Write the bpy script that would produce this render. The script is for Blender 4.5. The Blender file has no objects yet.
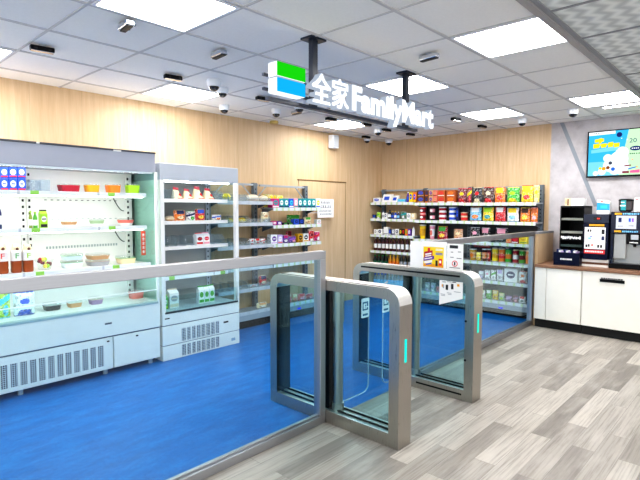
import bpy, math, random
from mathutils import Vector, Matrix
random.seed(7)
R = math.radians
C = bpy.context.scene.collection
CEIL = 2.596
WALL_L = 4.99          # wall behind the chillers
WALL_B = 6.95          # wall behind the snack shelves

# ------------------------------------------------------------------ materials
def lin(c):
    return tuple(((x / 12.92) if x <= 0.04045 else ((x + 0.055) / 1.055) ** 2.4) for x in c)
def hx(h):
    h = h.lstrip('#')
    return lin(tuple(int(h[i:i + 2], 16) / 255 for i in (0, 2, 4)))
PAL = dict(blue='#1f55d0', white='#f4f4f2', red='#e0262b', ice='#dff2f6', crimson='#b3122f', amber='#f0a516', orange='#f58220',
    lime='#a9d929', navy='#16265c', olive='#8fa03a', leaf='#5fb53c', black='#17161a', tan='#d8a777', sage='#a9c69b', coral='#ee7a6c',
    green='#3fae3a', teal='#1f9aa0', grey='#a9abb0', cream='#f0dfb4', mauve='#a98bb0', cyan='#35c7e6', pink='#f2a5b8', maroon='#7c1a28',
    brown='#6f3b1e', beige='#e6d6bb', yellow='#f8d71c', gold='#dda51f', magenta='#d01f7c', purple='#6b3aa0', violet='#9a5cc8',
    lilac='#c9b3e2', sky='#7cc6ee', forest='#12603c', wine='#4a0f16', dark='#1d2420', water='#c7e6f2', rust='#c0602c', chocolate='#4a2418',
    lemon='#f5e96b')
_mats = {}
def new_mat(key):
    m = bpy.data.materials.new(key); m.use_nodes = True
    nt = m.node_tree; nt.nodes.clear()
    out = nt.nodes.new('ShaderNodeOutputMaterial')
    return m, nt, out
def M(key, col=None, rough=0.5, metal=0.0, coat=0.0, emit=0.0, spec=0.5, mottle=0.04):
    """plain surface with a faint procedural mottling"""
    if key in _mats: return _mats[key]
    m, nt, out = new_mat(key)
    b = nt.nodes.new('ShaderNodeBsdfPrincipled')
    c = hx(col) if isinstance(col, str) else col
    b.inputs['Roughness'].default_value = rough; b.inputs['Metallic'].default_value = metal
    b.inputs['Coat Weight'].default_value = coat; b.inputs['Specular IOR Level'].default_value = spec
    if mottle:
        tc = nt.nodes.new('ShaderNodeTexCoord'); n = nt.nodes.new('ShaderNodeTexNoise'); n.inputs['Scale'].default_value = 9
        mx = nt.nodes.new('ShaderNodeMix'); mx.data_type = 'RGBA'
        mx.inputs[6].default_value = tuple(x * (1 - mottle) for x in c) + (1,); mx.inputs[7].default_value = tuple(min(1, x * (1 + mottle)) for x in c) + (1,)
        nt.links.new(tc.outputs['Object'], n.inputs['Vector']); nt.links.new(n.outputs['Fac'], mx.inputs[0]); nt.links.new(mx.outputs[2], b.inputs['Base Color'])
    else:
        b.inputs['Base Color'].default_value = c + (1,)
    if emit:
        b.inputs['Emission Color'].default_value = c + (1,); b.inputs['Emission Strength'].default_value = emit
    nt.links.new(b.outputs[0], out.inputs[0]); _mats[key] = m
    return m
def P(name):           # printed packaging, slightly glossy
    return M('print_' + name, PAL[name], rough=0.42, mottle=0.06)
def PF(name):          # busy printed foil: base colour broken by small lighter and darker artwork flecks
    key = 'foil_' + name
    if key in _mats: return _mats[key]
    m, nt, out = new_mat(key); c = hx(PAL[name])
    tc = nt.nodes.new('ShaderNodeTexCoord')
    n1 = noise(nt, tc.outputs['Object'], 48.0, 2, 0.6); n2 = noise(nt, tc.outputs['Object'], 34.0, 3, 0.6)
    col = mixc(nt, math_n(nt, 'MULTIPLY', ramp(nt, n1, [(0.52, (0, 0, 0)), (0.58, (1, 1, 1))]), 0.7), c, tuple(min(1, 0.55 + 0.45 * x) for x in c))
    col = mixc(nt, math_n(nt, 'MULTIPLY', ramp(nt, n2, [(0.40, (1, 1, 1)), (0.46, (0, 0, 0))]), 0.7), col, tuple(0.25 * x + 0.01 for x in c))
    principled(nt, out, col, 0.3, bump=n2, bstr=0.25, bdist=0.01); _mats[key] = m
    return m
def EM(key, col, strength):
    if key in _mats: return _mats[key]
    m, nt, out = new_mat(key); e = nt.nodes.new('ShaderNodeEmission')
    e.inputs[0].default_value = hx(col) + (1,); e.inputs[1].default_value = strength
    nt.links.new(e.outputs[0], out.inputs[0]); _mats[key] = m
    return m
def GLASS(key, tint, refl=1.0, haze=0.0, ior=1.45):
    if key in _mats: return _mats[key]
    m, nt, out = new_mat(key); N = nt.nodes.new
    t = N('ShaderNodeBsdfTransparent'); t.inputs[0].default_value = tuple(tint) + (1,)
    g = N('ShaderNodeBsdfGlossy'); g.inputs['Roughness'].default_value = 0.02; g.inputs[0].default_value = (refl, refl, refl, 1)
    lw = N('ShaderNodeLayerWeight'); lw.inputs[0].default_value = 0.5
    f = N('ShaderNodeMath'); f.operation = 'MULTIPLY_ADD'
    pw = N('ShaderNodeMath'); pw.operation = 'POWER'; pw.inputs[1].default_value = 5; nt.links.new(lw.outputs['Facing'], pw.inputs[0])
    nt.links.new(pw.outputs[0], f.inputs[0]); f.inputs[1].default_value = 0.85; f.inputs[2].default_value = 0.03
    mx = N('ShaderNodeMixShader'); nt.links.new(f.outputs[0], mx.inputs[0]); nt.links.new(t.outputs[0], mx.inputs[1]); nt.links.new(g.outputs[0], mx.inputs[2])
    last = mx
    if haze:
        d = N('ShaderNodeBsdfDiffuse'); d.inputs[0].default_value = (0.9, 0.97, 0.98, 1)
        m2 = N('ShaderNodeMixShader'); m2.inputs[0].default_value = haze
        nt.links.new(mx.outputs[0], m2.inputs[1]); nt.links.new(d.outputs[0], m2.inputs[2]); last = m2
    nt.links.new(last.outputs[0], out.inputs[0]); _mats[key] = m
    return m
def math_n(nt, op, a, b=None, c=None):
    n = nt.nodes.new('ShaderNodeMath'); n.operation = op
    for i, x in enumerate((a, b, c)):
        if x is None: continue
        if isinstance(x, (int, float)): n.inputs[i].default_value = x
        else: nt.links.new(x, n.inputs[i])
    return n.outputs[0]
def mixc(nt, fac, a, b):
    n = nt.nodes.new('ShaderNodeMix'); n.data_type = 'RGBA'
    for i, x in ((0, fac), (6, a), (7, b)):
        if isinstance(x, (int, float)): n.inputs[i].default_value = x
        elif isinstance(x, tuple): n.inputs[i].default_value = tuple(x) + (1,)
        else: nt.links.new(x, n.inputs[i])
    return n.outputs[2]
def coords(nt):
    g = nt.nodes.new('ShaderNodeNewGeometry'); s = nt.nodes.new('ShaderNodeSeparateXYZ'); nt.links.new(g.outputs['Position'], s.inputs[0])
    return g.outputs['Position'], s.outputs
def noise(nt, vec, scale, detail=3, rough=0.5, stretch=None):
    if stretch:
        mp = nt.nodes.new('ShaderNodeMapping'); mp.inputs['Scale'].default_value = stretch; nt.links.new(vec, mp.inputs[0]); vec = mp.outputs[0]
    n = nt.nodes.new('ShaderNodeTexNoise'); n.inputs['Scale'].default_value = scale; n.inputs['Detail'].default_value = detail; n.inputs['Roughness'].default_value = rough
    nt.links.new(vec, n.inputs['Vector'])
    return n.outputs['Fac']
def ramp(nt, fac, stops):
    r = nt.nodes.new('ShaderNodeValToRGB'); nt.links.new(fac, r.inputs[0])
    el = r.color_ramp.elements
    while len(el) < len(stops): el.new(0.5)
    for e, (p, c) in zip(el, stops): e.position = p; e.color = tuple(c) + (1,)
    return r.outputs[0]
def principled(nt, out, col, rough=0.5, metal=0, bump=None, bstr=0.1, bdist=0.01, coat=0):
    b = nt.nodes.new('ShaderNodeBsdfPrincipled'); b.inputs['Metallic'].default_value = metal; b.inputs['Coat Weight'].default_value = coat
    if isinstance(col, tuple): b.inputs['Base Color'].default_value = tuple(col) + (1,)
    else: nt.links.new(col, b.inputs['Base Color'])
    if isinstance(rough, (int, float)): b.inputs['Roughness'].default_value = rough
    else: nt.links.new(rough, b.inputs['Roughness'])
    if bump is not None:
        n = nt.nodes.new('ShaderNodeBump'); n.inputs['Strength'].default_value = bstr; n.inputs['Distance'].default_value = bdist
        nt.links.new(bump, n.inputs['Height']); nt.links.new(n.outputs[0], b.inputs['Normal'])
    nt.links.new(b.outputs[0], out.inputs[0])
    return b
def wood_wall(key, axis, seam, offset, light='#dfc4a0', dark='#ccac84'):
    m, nt, out = new_mat(key); pos, s = coords(nt)
    st = (7.0, 7.0, 0.45)
    n1 = noise(nt, pos, 3.0, 4, 0.6, st); n2 = noise(nt, pos, 14.0, 3, 0.6, (4, 4, 0.25))
    f = math_n(nt, 'ADD', math_n(nt, 'MULTIPLY', n1, 0.6), math_n(nt, 'MULTIPLY', n2, 0.4))
    c = ramp(nt, f, [(0.32, hx(dark)), (0.5, hx('#d6b892')), (0.68, hx(light))])
    u = math_n(nt, 'DIVIDE', math_n(nt, 'SUBTRACT', s[axis], offset), seam)
    panel = math_n(nt, 'FLOOR', u); w = nt.nodes.new('ShaderNodeTexWhiteNoise'); w.noise_dimensions = '1D'; nt.links.new(panel, w.inputs['W'])
    c = mixc(nt, math_n(nt, 'MULTIPLY', w.outputs['Value'], 0.16), c, hx('#cba97e'))
    fr = math_n(nt, 'FRACT', u); d = math_n(nt, 'MINIMUM', fr, math_n(nt, 'SUBTRACT', 1.0, fr))
    line = math_n(nt, 'LESS_THAN', d, 0.004)
    c = mixc(nt, math_n(nt, 'MULTIPLY', line, 0.32), c, hx('#8d7148'))
    principled(nt, out, c, 0.5, bump=n2, bstr=0.03)
    return m
def wood_small(key, base, dark, axis_stretch=(0.6, 6, 6)):
    m, nt, out = new_mat(key); pos, s = coords(nt)
    n1 = noise(nt, pos, 5.0, 4, 0.6, axis_stretch)
    principled(nt, out, ramp(nt, n1, [(0.3, hx(dark)), (0.65, hx(base))]), 0.45)
    return m
def plank_floor():
    m, nt, out = new_mat('grey_plank_floor'); pos, s = coords(nt)
    br = nt.nodes.new('ShaderNodeTexBrick'); nt.links.new(pos, br.inputs['Vector'])
    br.offset = 0.37; br.offset_frequency = 2; br.squash = 1.0
    br.inputs['Scale'].default_value = 1.0; br.inputs['Brick Width'].default_value = 0.9; br.inputs['Row Height'].default_value = 0.125
    br.inputs['Mortar Size'].default_value = 0.0012; br.inputs['Mortar Smooth'].default_value = 0.1; br.inputs['Bias'].default_value = 0.0
    br.inputs['Color1'].default_value = (0, 0, 0, 1); br.inputs['Color2'].default_value = (1, 1, 1, 1); br.inputs['Mortar'].default_value = (0.2, 0.2, 0.2, 1)
    tone = ramp(nt, br.outputs['Color'], [(0.0, hx('#77706a')), (0.35, hx('#968e86')), (0.7, hx('#aea69d')), (1.0, hx('#c0b8ae'))])
    off = nt.nodes.new('ShaderNodeVectorMath'); off.operation = 'MULTIPLY_ADD'; nt.links.new(br.outputs['Color'], off.inputs[0]); off.inputs[1].default_value = (7.0, 3.0, 0.0); nt.links.new(pos, off.inputs[2]); pos = off.outputs[0]
    g = noise(nt, pos, 6.0, 6, 0.7, (0.35, 11, 1)); g2 = noise(nt, pos, 3.0, 4, 0.6, (0.6, 2.6, 1))
    c = mixc(nt, math_n(nt, 'MULTIPLY', ramp(nt, g, [(0.46, (0, 0, 0)), (0.66, (1, 1, 1))]), 0.6), tone, hx('#6a625b'))
    c = mixc(nt, math_n(nt, 'MULTIPLY', ramp(nt, g2, [(0.45, (0, 0, 0)), (0.7, (1, 1, 1))]), 0.35), c, hx('#d2cbc2'))
    c = mixc(nt, math_n(nt, 'MULTIPLY', br.outputs['Fac'], 0.5), c, hx('#6d6761'))
    principled(nt, out, c, 0.38, bump=g, bstr=0.05)
    return m
def blue_floor():
    m, nt, out = new_mat('blue_vinyl_floor'); pos, s = coords(nt)
    n1 = noise(nt, pos, 7.0, 5, 0.6, (0.6, 1.6, 1)); n2 = noise(nt, pos, 45.0, 2, 0.5)
    f = math_n(nt, 'ADD', math_n(nt, 'MULTIPLY', n1, 0.7), math_n(nt, 'MULTIPLY', n2, 0.3))
    c = ramp(nt, f, [(0.3, hx('#005598')), (0.5, hx('#0066b0')), (0.72, hx('#087cc4'))])
    principled(nt, out, c, 0.36, bump=n2, bstr=0.02).inputs['Specular IOR Level'].default_value = 0.3
    return m
def stucco():
    m, nt, out = new_mat('grey_stucco_wall'); pos, s = coords(nt)
    n1 = noise(nt, pos, 2.5, 5, 0.6); n2 = noise(nt, pos, 9.0, 4, 0.6)
    f = math_n(nt, 'ADD', math_n(nt, 'MULTIPLY', n1, 0.6), math_n(nt, 'MULTIPLY', n2, 0.4))
    c = ramp(nt, f, [(0.34, hx('#aea8aa')), (0.5, hx('#c3bec0')), (0.66, hx('#d2cdcf'))])
    principled(nt, out, c, 0.8, bump=n2, bstr=0.15)
    return m
def ceiling_tile(key, wavy=False):
    m, nt, out = new_mat(key); pos, s = coords(nt)
    n2 = noise(nt, pos, 60.0, 2, 0.5)
    if wavy:
        wv = math_n(nt, 'SINE', math_n(nt, 'ADD', math_n(nt, 'MULTIPLY', s[1], 60.0), math_n(nt, 'MULTIPLY', math_n(nt, 'PINGPONG', s[0], 0.07), 42.0)))
        h = math_n(nt, 'ADD', math_n(nt, 'MULTIPLY', wv, 0.5), 0.5)
        principled(nt, out, mixc(nt, h, hx('#c3c7c4'), hx('#e9ece8')), 0.8, bump=h, bstr=0.3)
    else:
        principled(nt, out, mixc(nt, n2, hx('#edebe6'), hx('#f6f4ef')), 0.75)
    return m
def brushed(key, col, rough=0.3, vertical=True):
    m, nt, out = new_mat(key)
    tc = nt.nodes.new('ShaderNodeTexCoord')
    n = noise(nt, tc.outputs['Object'], 25.0, 3, 0.6, (10, 10, 0.4) if vertical else (0.4, 0.4, 10))
    c = hx(col)
    principled(nt, out, mixc(nt, n, tuple(x * 0.88 for x in c), tuple(min(1, x * 1.08) for x in c)), math_n(nt, 'ADD', math_n(nt, 'MULTIPLY', n, 0.16), rough - 0.08), metal=1.0)
    return m
def price_strip_mat(key, axis, period, tag='#c6dca6', w=0.27, base='#e2e5e6'):
    """white price rail with small green tickets along it"""
    m, nt, out = new_mat(key); pos, s = coords(nt)
    u = math_n(nt, 'FRACT', math_n(nt, 'DIVIDE', s[axis], period))
    on = math_n(nt, 'MULTIPLY', math_n(nt, 'GREATER_THAN', u, 0.15), math_n(nt, 'LESS_THAN', u, 0.15 + w))
    edge = math_n(nt, 'LESS_THAN', u, 0.03)
    c = mixc(nt, on, hx(base), hx(tag)); c = mixc(nt, math_n(nt, 'MULTIPLY', edge, 0.5), c, hx('#9aa0a4'))
    principled(nt, out, c, 0.4)
    return m
def perforated(key, plain, hole, axis, p1, p2, fill=0.5, z0=0.0):
    """sheet with a regular pattern of slots in the (axis, z) plane"""
    m, nt, out = new_mat(key); pos, s = coords(nt)
    a = math_n(nt, 'FRACT', math_n(nt, 'DIVIDE', s[axis], p1)); b = math_n(nt, 'FRACT', math_n(nt, 'DIVIDE', math_n(nt, 'SUBTRACT', s[2], z0), p2))
    on = math_n(nt, 'MULTIPLY', math_n(nt, 'LESS_THAN', a, fill), math_n(nt, 'LESS_THAN', b, fill))
    principled(nt, out, mixc(nt, on, hx(plain), hx(hole)), 0.5)
    return m

# ------------------------------------------------------------------ mesh builder
class MB:
    def __init__(s): s.v, s.f, s.mi, s.mats = [], [], [], []
    def _m(s, mat):
        if mat not in s.mats: s.mats.append(mat)
        return s.mats.index(mat)
    def add(s, verts, faces, mat):
        o = len(s.v); s.v += [tuple(p) for p in verts]
        ms = mat if isinstance(mat, list) else [mat] * len(faces)
        for f, m in zip(faces, ms): s.f.append([i + o for i in f]); s.mi.append(s._m(m))
        return s
    def box(s, a, b, mat):
        x0, x1 = sorted((a[0], b[0])); y0, y1 = sorted((a[1], b[1])); z0, z1 = sorted((a[2], b[2]))
        v = [(x0, y0, z0), (x1, y0, z0), (x1, y1, z0), (x0, y1, z0), (x0, y0, z1), (x1, y0, z1), (x1, y1, z1), (x0, y1, z1)]
        return s.add(v, [(3, 2, 1, 0), (4, 5, 6, 7), (0, 1, 5, 4), (1, 2, 6, 5), (2, 3, 7, 6), (3, 0, 4, 7)], mat)
    def lathe(s, prof, mat, n=16, c=(0, 0, 0), sx=1, sy=1):
        """prof: (r, z) from bottom to top; mat: one or one per segment"""
        v = []; k = len(prof)
        for r, z in prof:
            for i in range(n):
                a = 2 * math.pi * i / n; v.append((c[0] + r * sx * math.cos(a), c[1] + r * sy * math.sin(a), c[2] + z))
        f, ms = [], []
        for j in range(k - 1):
            mm = mat[j] if isinstance(mat, list) else mat
            for i in range(n):
                f.append((j * n + i, j * n + (i + 1) % n, (j + 1) * n + (i + 1) % n, (j + 1) * n + i)); ms.append(mm)
        f.append(tuple(reversed(range(n)))); ms.append(mat[0] if isinstance(mat, list) else mat)
        f.append(tuple((k - 1) * n + i for i in range(n))); ms.append(mat[-1] if isinstance(mat, list) else mat)
        return s.add(v, f, ms)
    def prism(s, pts, axis, a0, a1, mat):
        """2-D outline extruded along an axis; pts are in the remaining two axes in order"""
        n = len(pts)
        def mk(p, a):
            return {0: (a, p[0], p[1]), 1: (p[0], a, p[1]), 2: (p[0], p[1], a)}[axis]
        v = [mk(p, a0) for p in pts] + [mk(p, a1) for p in pts]
        f = [tuple(range(n)), tuple(reversed(range(n, 2 * n)))] + [(i, i + n, (i + 1) % n + n, (i + 1) % n) for i in range(n)]
        return s.add(v, f, mat)
    def tube(s, p0, p1, r, mat, n=10):
        p0, p1 = Vector(p0), Vector(p1); d = (p1 - p0).normalized()
        a = d.orthogonal().normalized(); b = d.cross(a)
        v = [p + (a * math.cos(t) + b * math.sin(t)) * r for p in (p0, p1) for t in [2 * math.pi * i / n for i in range(n)]]
        f = [(i, (i + 1) % n, (i + 1) % n + n, i + n) for i in range(n)] + [tuple(reversed(range(n))), tuple(range(n, 2 * n))]
        return s.add(v, f, mat)
    def bar(s, p0, p1, w, h, mat):
        """rectangular bar from p0 to p1"""
        p0, p1 = Vector(p0), Vector(p1); d = (p1 - p0).normalized()
        up = Vector((0, 0, 1)) if abs(d.z) < 0.95 else Vector((0, 1, 0))
        a = d.cross(up).normalized() * w / 2; b = a.normalized().cross(d).normalized() * h / 2
        v = [p + sa * a + sb * b for p in (p0, p1) for sa, sb in ((-1, -1), (1, -1), (1, 1), (-1, 1))]
        return s.add(v, [(3, 2, 1, 0), (4, 5, 6, 7), (0, 1, 5, 4), (1, 2, 6, 5), (2, 3, 7, 6), (3, 0, 4, 7)], mat)
    def quad(s, a, b, c, d, mat): return s.add([a, b, c, d], [(0, 1, 2, 3)], mat)
    def build(s, name, parent=None, origin=None, bevel=0.0, smooth=None, world=True, rot=0.0):
        if origin is None: origin = Vector((0, 0, 0))
        base = Vector(origin)
        if parent is not None and world:
            base = Vector(parent['_w']) + base if '_w' in parent else base
        me = bpy.data.meshes.new(name); vv = [tuple(Vector(p) - base) for p in s.v] if world else s.v
        me.from_pydata(vv, [], s.f)
        for m in s.mats: me.materials.append(m)
        me.polygons.foreach_set('material_index', s.mi)
        if smooth is not None:
            me.polygons.foreach_set('use_smooth', [True] * len(me.polygons)); me.set_sharp_from_angle(angle=R(smooth))
        me.update()
        o = bpy.data.objects.new(name, me); C.objects.link(o)
        if parent is not None:
            o.parent = parent; o.location = origin if world else (0, 0, 0)
        else: o.location = base
        if rot: o.rotation_euler = (0, 0, rot)
        if bevel:
            b = o.modifiers.new('edge', 'BEVEL'); b.width = bevel; b.segments = 2; b.limit_method = 'ANGLE'; b.angle_limit = R(40)
        o['_w'] = tuple(base)
        return o
def tag(o, label, cat, group=None, kind=None):
    o['label'] = label; o['category'] = cat
    if group: o['group'] = group
    if kind: o['kind'] = kind
    return o
def thing(name, label, cat, loc, group=None):
    o = bpy.data.objects.new(name, None); C.objects.link(o); o.location = loc; o['_w'] = tuple(loc); o.empty_display_size = 0.1
    return tag(o, label, cat, group)
def struct(name, mb, **k):
    o = mb.build(name, **k); o['kind'] = 'structure'
    return o
def text_mesh(body, size, mat, extrude=0.0, offset=0.0, align='CENTER', fit_w=None, fit_h=None):
    """text as (verts, faces) in a local x-right, z-up, facing -y frame"""
    cu = bpy.data.curves.new('t', 'FONT'); cu.body = body; cu.size = size; cu.extrude = extrude; cu.offset = offset; cu.align_x = align; cu.resolution_u = 3
    ob = bpy.data.objects.new('t', cu); C.objects.link(ob)
    dg = bpy.context.evaluated_depsgraph_get(); dg.update()
    me = bpy.data.meshes.new_from_object(ob.evaluated_get(dg))
    vs = [(v.co.x, -v.co.z, v.co.y) for v in me.vertices]; fs = [tuple(p.vertices) for p in me.polygons]
    bpy.data.objects.remove(ob); bpy.data.curves.remove(cu); bpy.data.meshes.remove(me)
    if not vs: return [], []
    x0, x1 = min(v[0] for v in vs), max(v[0] for v in vs); z0, z1 = min(v[2] for v in vs), max(v[2] for v in vs)
    kx = fit_w / (x1 - x0) if fit_w else 1; kz = fit_h / (z1 - z0) if fit_h else 1
    vs = [((v[0] - (x0 + x1) / 2) * kx, v[1], (v[2] - (z0 + z1) / 2) * kz) for v in vs]
    return vs, fs
def put_text(mb, body, mat, centre, w=None, h=None, facing='-y', extrude=0.0, offset=0.0, size=0.1):
    vs, fs = text_mesh(body, size, mat, extrude, offset, fit_w=w, fit_h=h)
    if facing == '-x': vs = [(v[1], -v[0], v[2]) for v in vs]
    c = Vector(centre)
    mb.add([tuple(Vector(v) + c) for v in vs], fs, mat)

STEEL = brushed('brushed_steel', '#b7b2aa', 0.30)
STEEL_LIT = brushed('brushed_steel_horizontal_lit', '#f3f1ed', 0.40, False)  # paler steel copy: ceiling light on level gate faces put into the colour
ALU = brushed('satin_aluminium', '#b0b0b3', 0.42, False)
WHITE = M('white_enamel', '#f3efe8', 0.3)
WHITE_IN = M('white_liner', '#f6f5f0', 0.4)
GREY_CAN = M('silver_grey_canopy', '#a9abb5', 0.35)
GREYP = M('pale_grey_steel', '#b9bfc6', 0.4)
SLATE = M('slate_post', '#68727b', 0.45)
SHELFG = M('shelf_grey', '#a4abb2', 0.45)
BLACK = M('black_plastic', '#060608', 0.4, spec=0.25)
BLACKM = M('black_matt', '#0b0b0d', 0.7)
NAVY = M('navy_enamel', '#0a0f2a', 0.3, spec=0.25)
GL_CLEAR = GLASS('clear_glass', (0.84, 0.945, 0.965))
GL_TEAL = GLASS('chiller_glass', (0.80, 0.94, 0.91))
GL_FLAP = GLASS('flap_glass', (0.95, 0.985, 1.0))
GL_EDGE = GLASS('glass_edge', (0.80, 0.92, 0.96), haze=0.30)
ACRYL = GLASS('clear_acrylic', (0.86, 0.9, 0.93), haze=0.10)
PRICE_X = price_strip_mat('price_strip_side', 0, 0.105)
PRICE_Y = price_strip_mat('price_strip_back', 1, 0.105)
PRICE_C = price_strip_mat('price_strip_chiller', 0, 0.62, '#9bd95a', 0.10, '#f2f4f2')
PRICE_G = price_strip_mat('price_strip_plain', 0, 0.14, '#c9cdd0', 0.6, '#c2c7cb')
TUBE = EM('light_tube', '#f4fbff', 14.0)
TUBE2 = EM('shelf_light', '#f6fcfb', 11.0)
# ------------------------------------------------------------------ room shell
WOODX = wood_wall('oak_panel_wall_side', 0, 0.457, 0.63)
WOODY = wood_wall('oak_panel_wall_back', 1, 1.2, 0.9)
X0, Y0 = -3.2, -3.4
m = MB(); m.box((X0, Y0, -0.05), (WALL_B, 2.245, 0), plank_floor()); struct('floor', m)
m = MB(); m.box((X0, 2.245, -0.05), (WALL_B, WALL_L, 0.001), blue_floor()); o = struct('floor_blue', m)
m = MB(); m.box((X0, WALL_L, 0), (WALL_B + 0.1, WALL_L + 0.1, CEIL), WOODX); struct('wall_left', m)
m = MB(); m.box((WALL_B, 2.25, 0), (WALL_B + 0.1, WALL_L, CEIL), WOODY); struct('wall_back', m)
m = MB(); m.box((WALL_B, Y0, 0), (WALL_B + 0.1, 2.25, CEIL), stucco()); struct('wall_right', m)
m = MB(); m.box((X0, 1.05, CEIL), (WALL_B + 0.1, WALL_L + 0.1, CEIL + 0.05), ceiling_tile('ceiling_tile')); struct('ceiling', m)
m = MB(); m.box((X0, Y0, CEIL), (WALL_B + 0.1, 1.05, CEIL + 0.05), ceiling_tile('ceiling_tile_wavy', True)); struct('ceiling_wavy', m)
# ceiling grid
GX = [1.19 + 0.61 * k for k in range(-7, 10)]
GY = [1.65, 2.25, 2.85, 3.45, 4.05, 4.65]
TB = M('ceiling_grid_bar', '#c9c6c4', 0.6); TBD = M('ceiling_grid_bar_dark', '#8d8e90', 0.6)
m = MB()
for y in GY: m.box((X0, y - 0.012, CEIL - 0.006), (WALL_B, y + 0.012, CEIL + 0.002), TB)
for x in GX: m.box((x - 0.008, 1.05, CEIL - 0.005), (x + 0.008, WALL_L, CEIL + 0.002), TB)
struct('trim_1', m)
m = MB(); m.box((X0, 1.03, CEIL - 0.02), (WALL_B, 1.075, CEIL + 0.002), M('ceiling_divider', '#a19d9c', 0.5))
m.box((X0, 1.0, CEIL - 0.01), (WALL_B, 1.03, CEIL + 0.002), TBD); struct('trim_2', m)
m = MB()
for x in GX: m.box((x - 0.009, Y0, CEIL - 0.006), (x + 0.009, 1.0, CEIL + 0.002), TBD)
for y in (0.42, -0.18, -0.78, -1.38, -1.98, -2.58): m.box((X0, y - 0.009, CEIL - 0.006), (WALL_B, y + 0.009, CEIL + 0.002), TBD)
struct('trim_3', m)
# grey diagonal band on the stucco wall
m = MB(); m.prism([(2.147, 2.592), (2.098, 2.592), (1.66, 1.50), (1.71, 1.50)], 0, WALL_B - 0.006, WALL_B + 0.001, M('diagonal_band', '#8f959d', 0.5)); struct('trim_4', m)
# door in the side wall
m = MB()
m.box((4.95, WALL_L - 0.012, 0.0), (5.965, WALL_L + 0.01, 1.86), wood_wall('oak_door', 0, 1.2, 4.8))
d1 = struct('door_1', m)
m = MB(); m.box((4.93, WALL_L - 0.016, 1.86), (5.985, WALL_L + 0.01, 1.88), M('door_gap', '#7a5f3d', 0.7)); m.box((5.965, WALL_L - 0.014, 0), (5.98, WALL_L + 0.01, 1.87), M('door_gap2', '#a98b60', 0.7))
m.build('door_frame', d1)
# low oak wall at the end of the glass partition
m = MB(); m.box((6.385, 2.185, 0), (WALL_B, 2.29, 1.155), wood_wall('oak_low_wall', 0, 2.0, 5.0)); lw = struct('wall_low', m)
m = MB(); m.box((6.37, 2.18, 1.155), (WALL_B, 2.295, 1.178), M('low_wall_cap', '#8e8f93', 0.5)); m.build('wall_cap', lw)

# ------------------------------------------------------------------ ceiling lights
LED = EM('led_diffuser', '#ffffff', 24.0); LEDF = M('light_frame', '#e4e6ea', 0.5)
def ceiling_light(x0, y0, x1, y1, label):
    t = thing('ceiling_light', label, 'ceiling light', ((x0 + x1) / 2, (y0 + y1) / 2, CEIL - 0.02), 'square light panels in the ceiling')
    m = MB(); e = 0.018
    for a, b in (((x0, y0), (x1, y0 + e)), ((x0, y1 - e), (x1, y1)), ((x0, y0 + e), (x0 + e, y1 - e)), ((x1 - e, y0 + e), (x1, y1 - e))):
        m.box((a[0], a[1], CEIL - 0.010), (b[0], b[1], CEIL), LEDF)
    m.build('light_frame', t)
    m = MB(); m.box((x0 + e, y0 + e, CEIL - 0.006), (x1 - e, y1 - e, CEIL - 0.001), LED); m.build('diffuser', t)
for x0, y0, lab in ((GX[7], 2.25, 'large white light panel beside a silver sensor in front of the wide chiller'), (GX[6], 4.05, 'white light panel close to the oak wall above the wide chiller'),
        (GX[9], 4.05, 'white light panel above the narrow chiller beside two dome cameras'), (GX[13], 4.05, 'white light panel over the oak door by the wall speaker'),
        (GX[11], 2.25, 'white light panel behind the second sign pole'), (GX[10], 1.05, 'large white light panel bordering the wavy ceiling strip'),
        (GX[14], 2.25, 'white light panel above the crisp shelves'), (GX[14], 1.05, 'white light panel nearest the wall screen')):
    ceiling_light(x0 + 0.012, y0 + 0.015, x0 + 0.598, y0 + 0.585, lab)
ceiling_light(6.16, 0.62, 6.28, 1.49, 'long narrow light strip in the ceiling before the wall screen')
ceiling_light(GX[7] + 0.012, -0.765, GX[7] + 0.598, -0.195, 'unseen light panel added in the wavy ceiling strip over the open floor')  # this panel and those below are out of view, added as extra light
ceiling_light(GX[11] + 0.012, -0.765, GX[11] + 0.598, -0.195, 'unseen light panel added in the wavy ceiling before the coffee counter')
ceiling_light(GX[4] + 0.012, 1.065, GX[4] + 0.598, 1.635, 'unseen light panel added in the plain ceiling by the near end of the long partition')

# ------------------------------------------------------------------ things on the ceiling
CHROME = M('bright_metal', '#d9dadd', 0.2, metal=1.0)
def sensor(x, y, kind, label, rz):
    t = thing('ceiling_sensor', label, 'ceiling sensor', (x, y, CEIL), 'small tracking sensors on the ceiling')
    m = MB(); m.box((-0.075, -0.026, -0.045), (0.075, 0.026, -0.012), BLACK if kind == 'b' else CHROME); h = m.build('housing', t, bevel=0.006, world=False)
    m = MB(); m.box((-0.07, -0.020, -0.050), (0.07, 0.014, -0.046), CHROME if kind == 'b' else BLACK)
    for sx in (-0.045, 0.045): m.lathe([(0.012, 0), (0.012, 0.008), (0.008, 0.010)], BLACKM, 10, (sx, -0.030, -0.036))
    m.build('lens_strip', t, world=False)
    m = MB(); m.box((-0.02, -0.012, -0.013), (0.02, 0.012, -0.0), GREYP); m.build('bracket', t, world=False)
    t.rotation_euler = (0, 0, rz)
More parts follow.
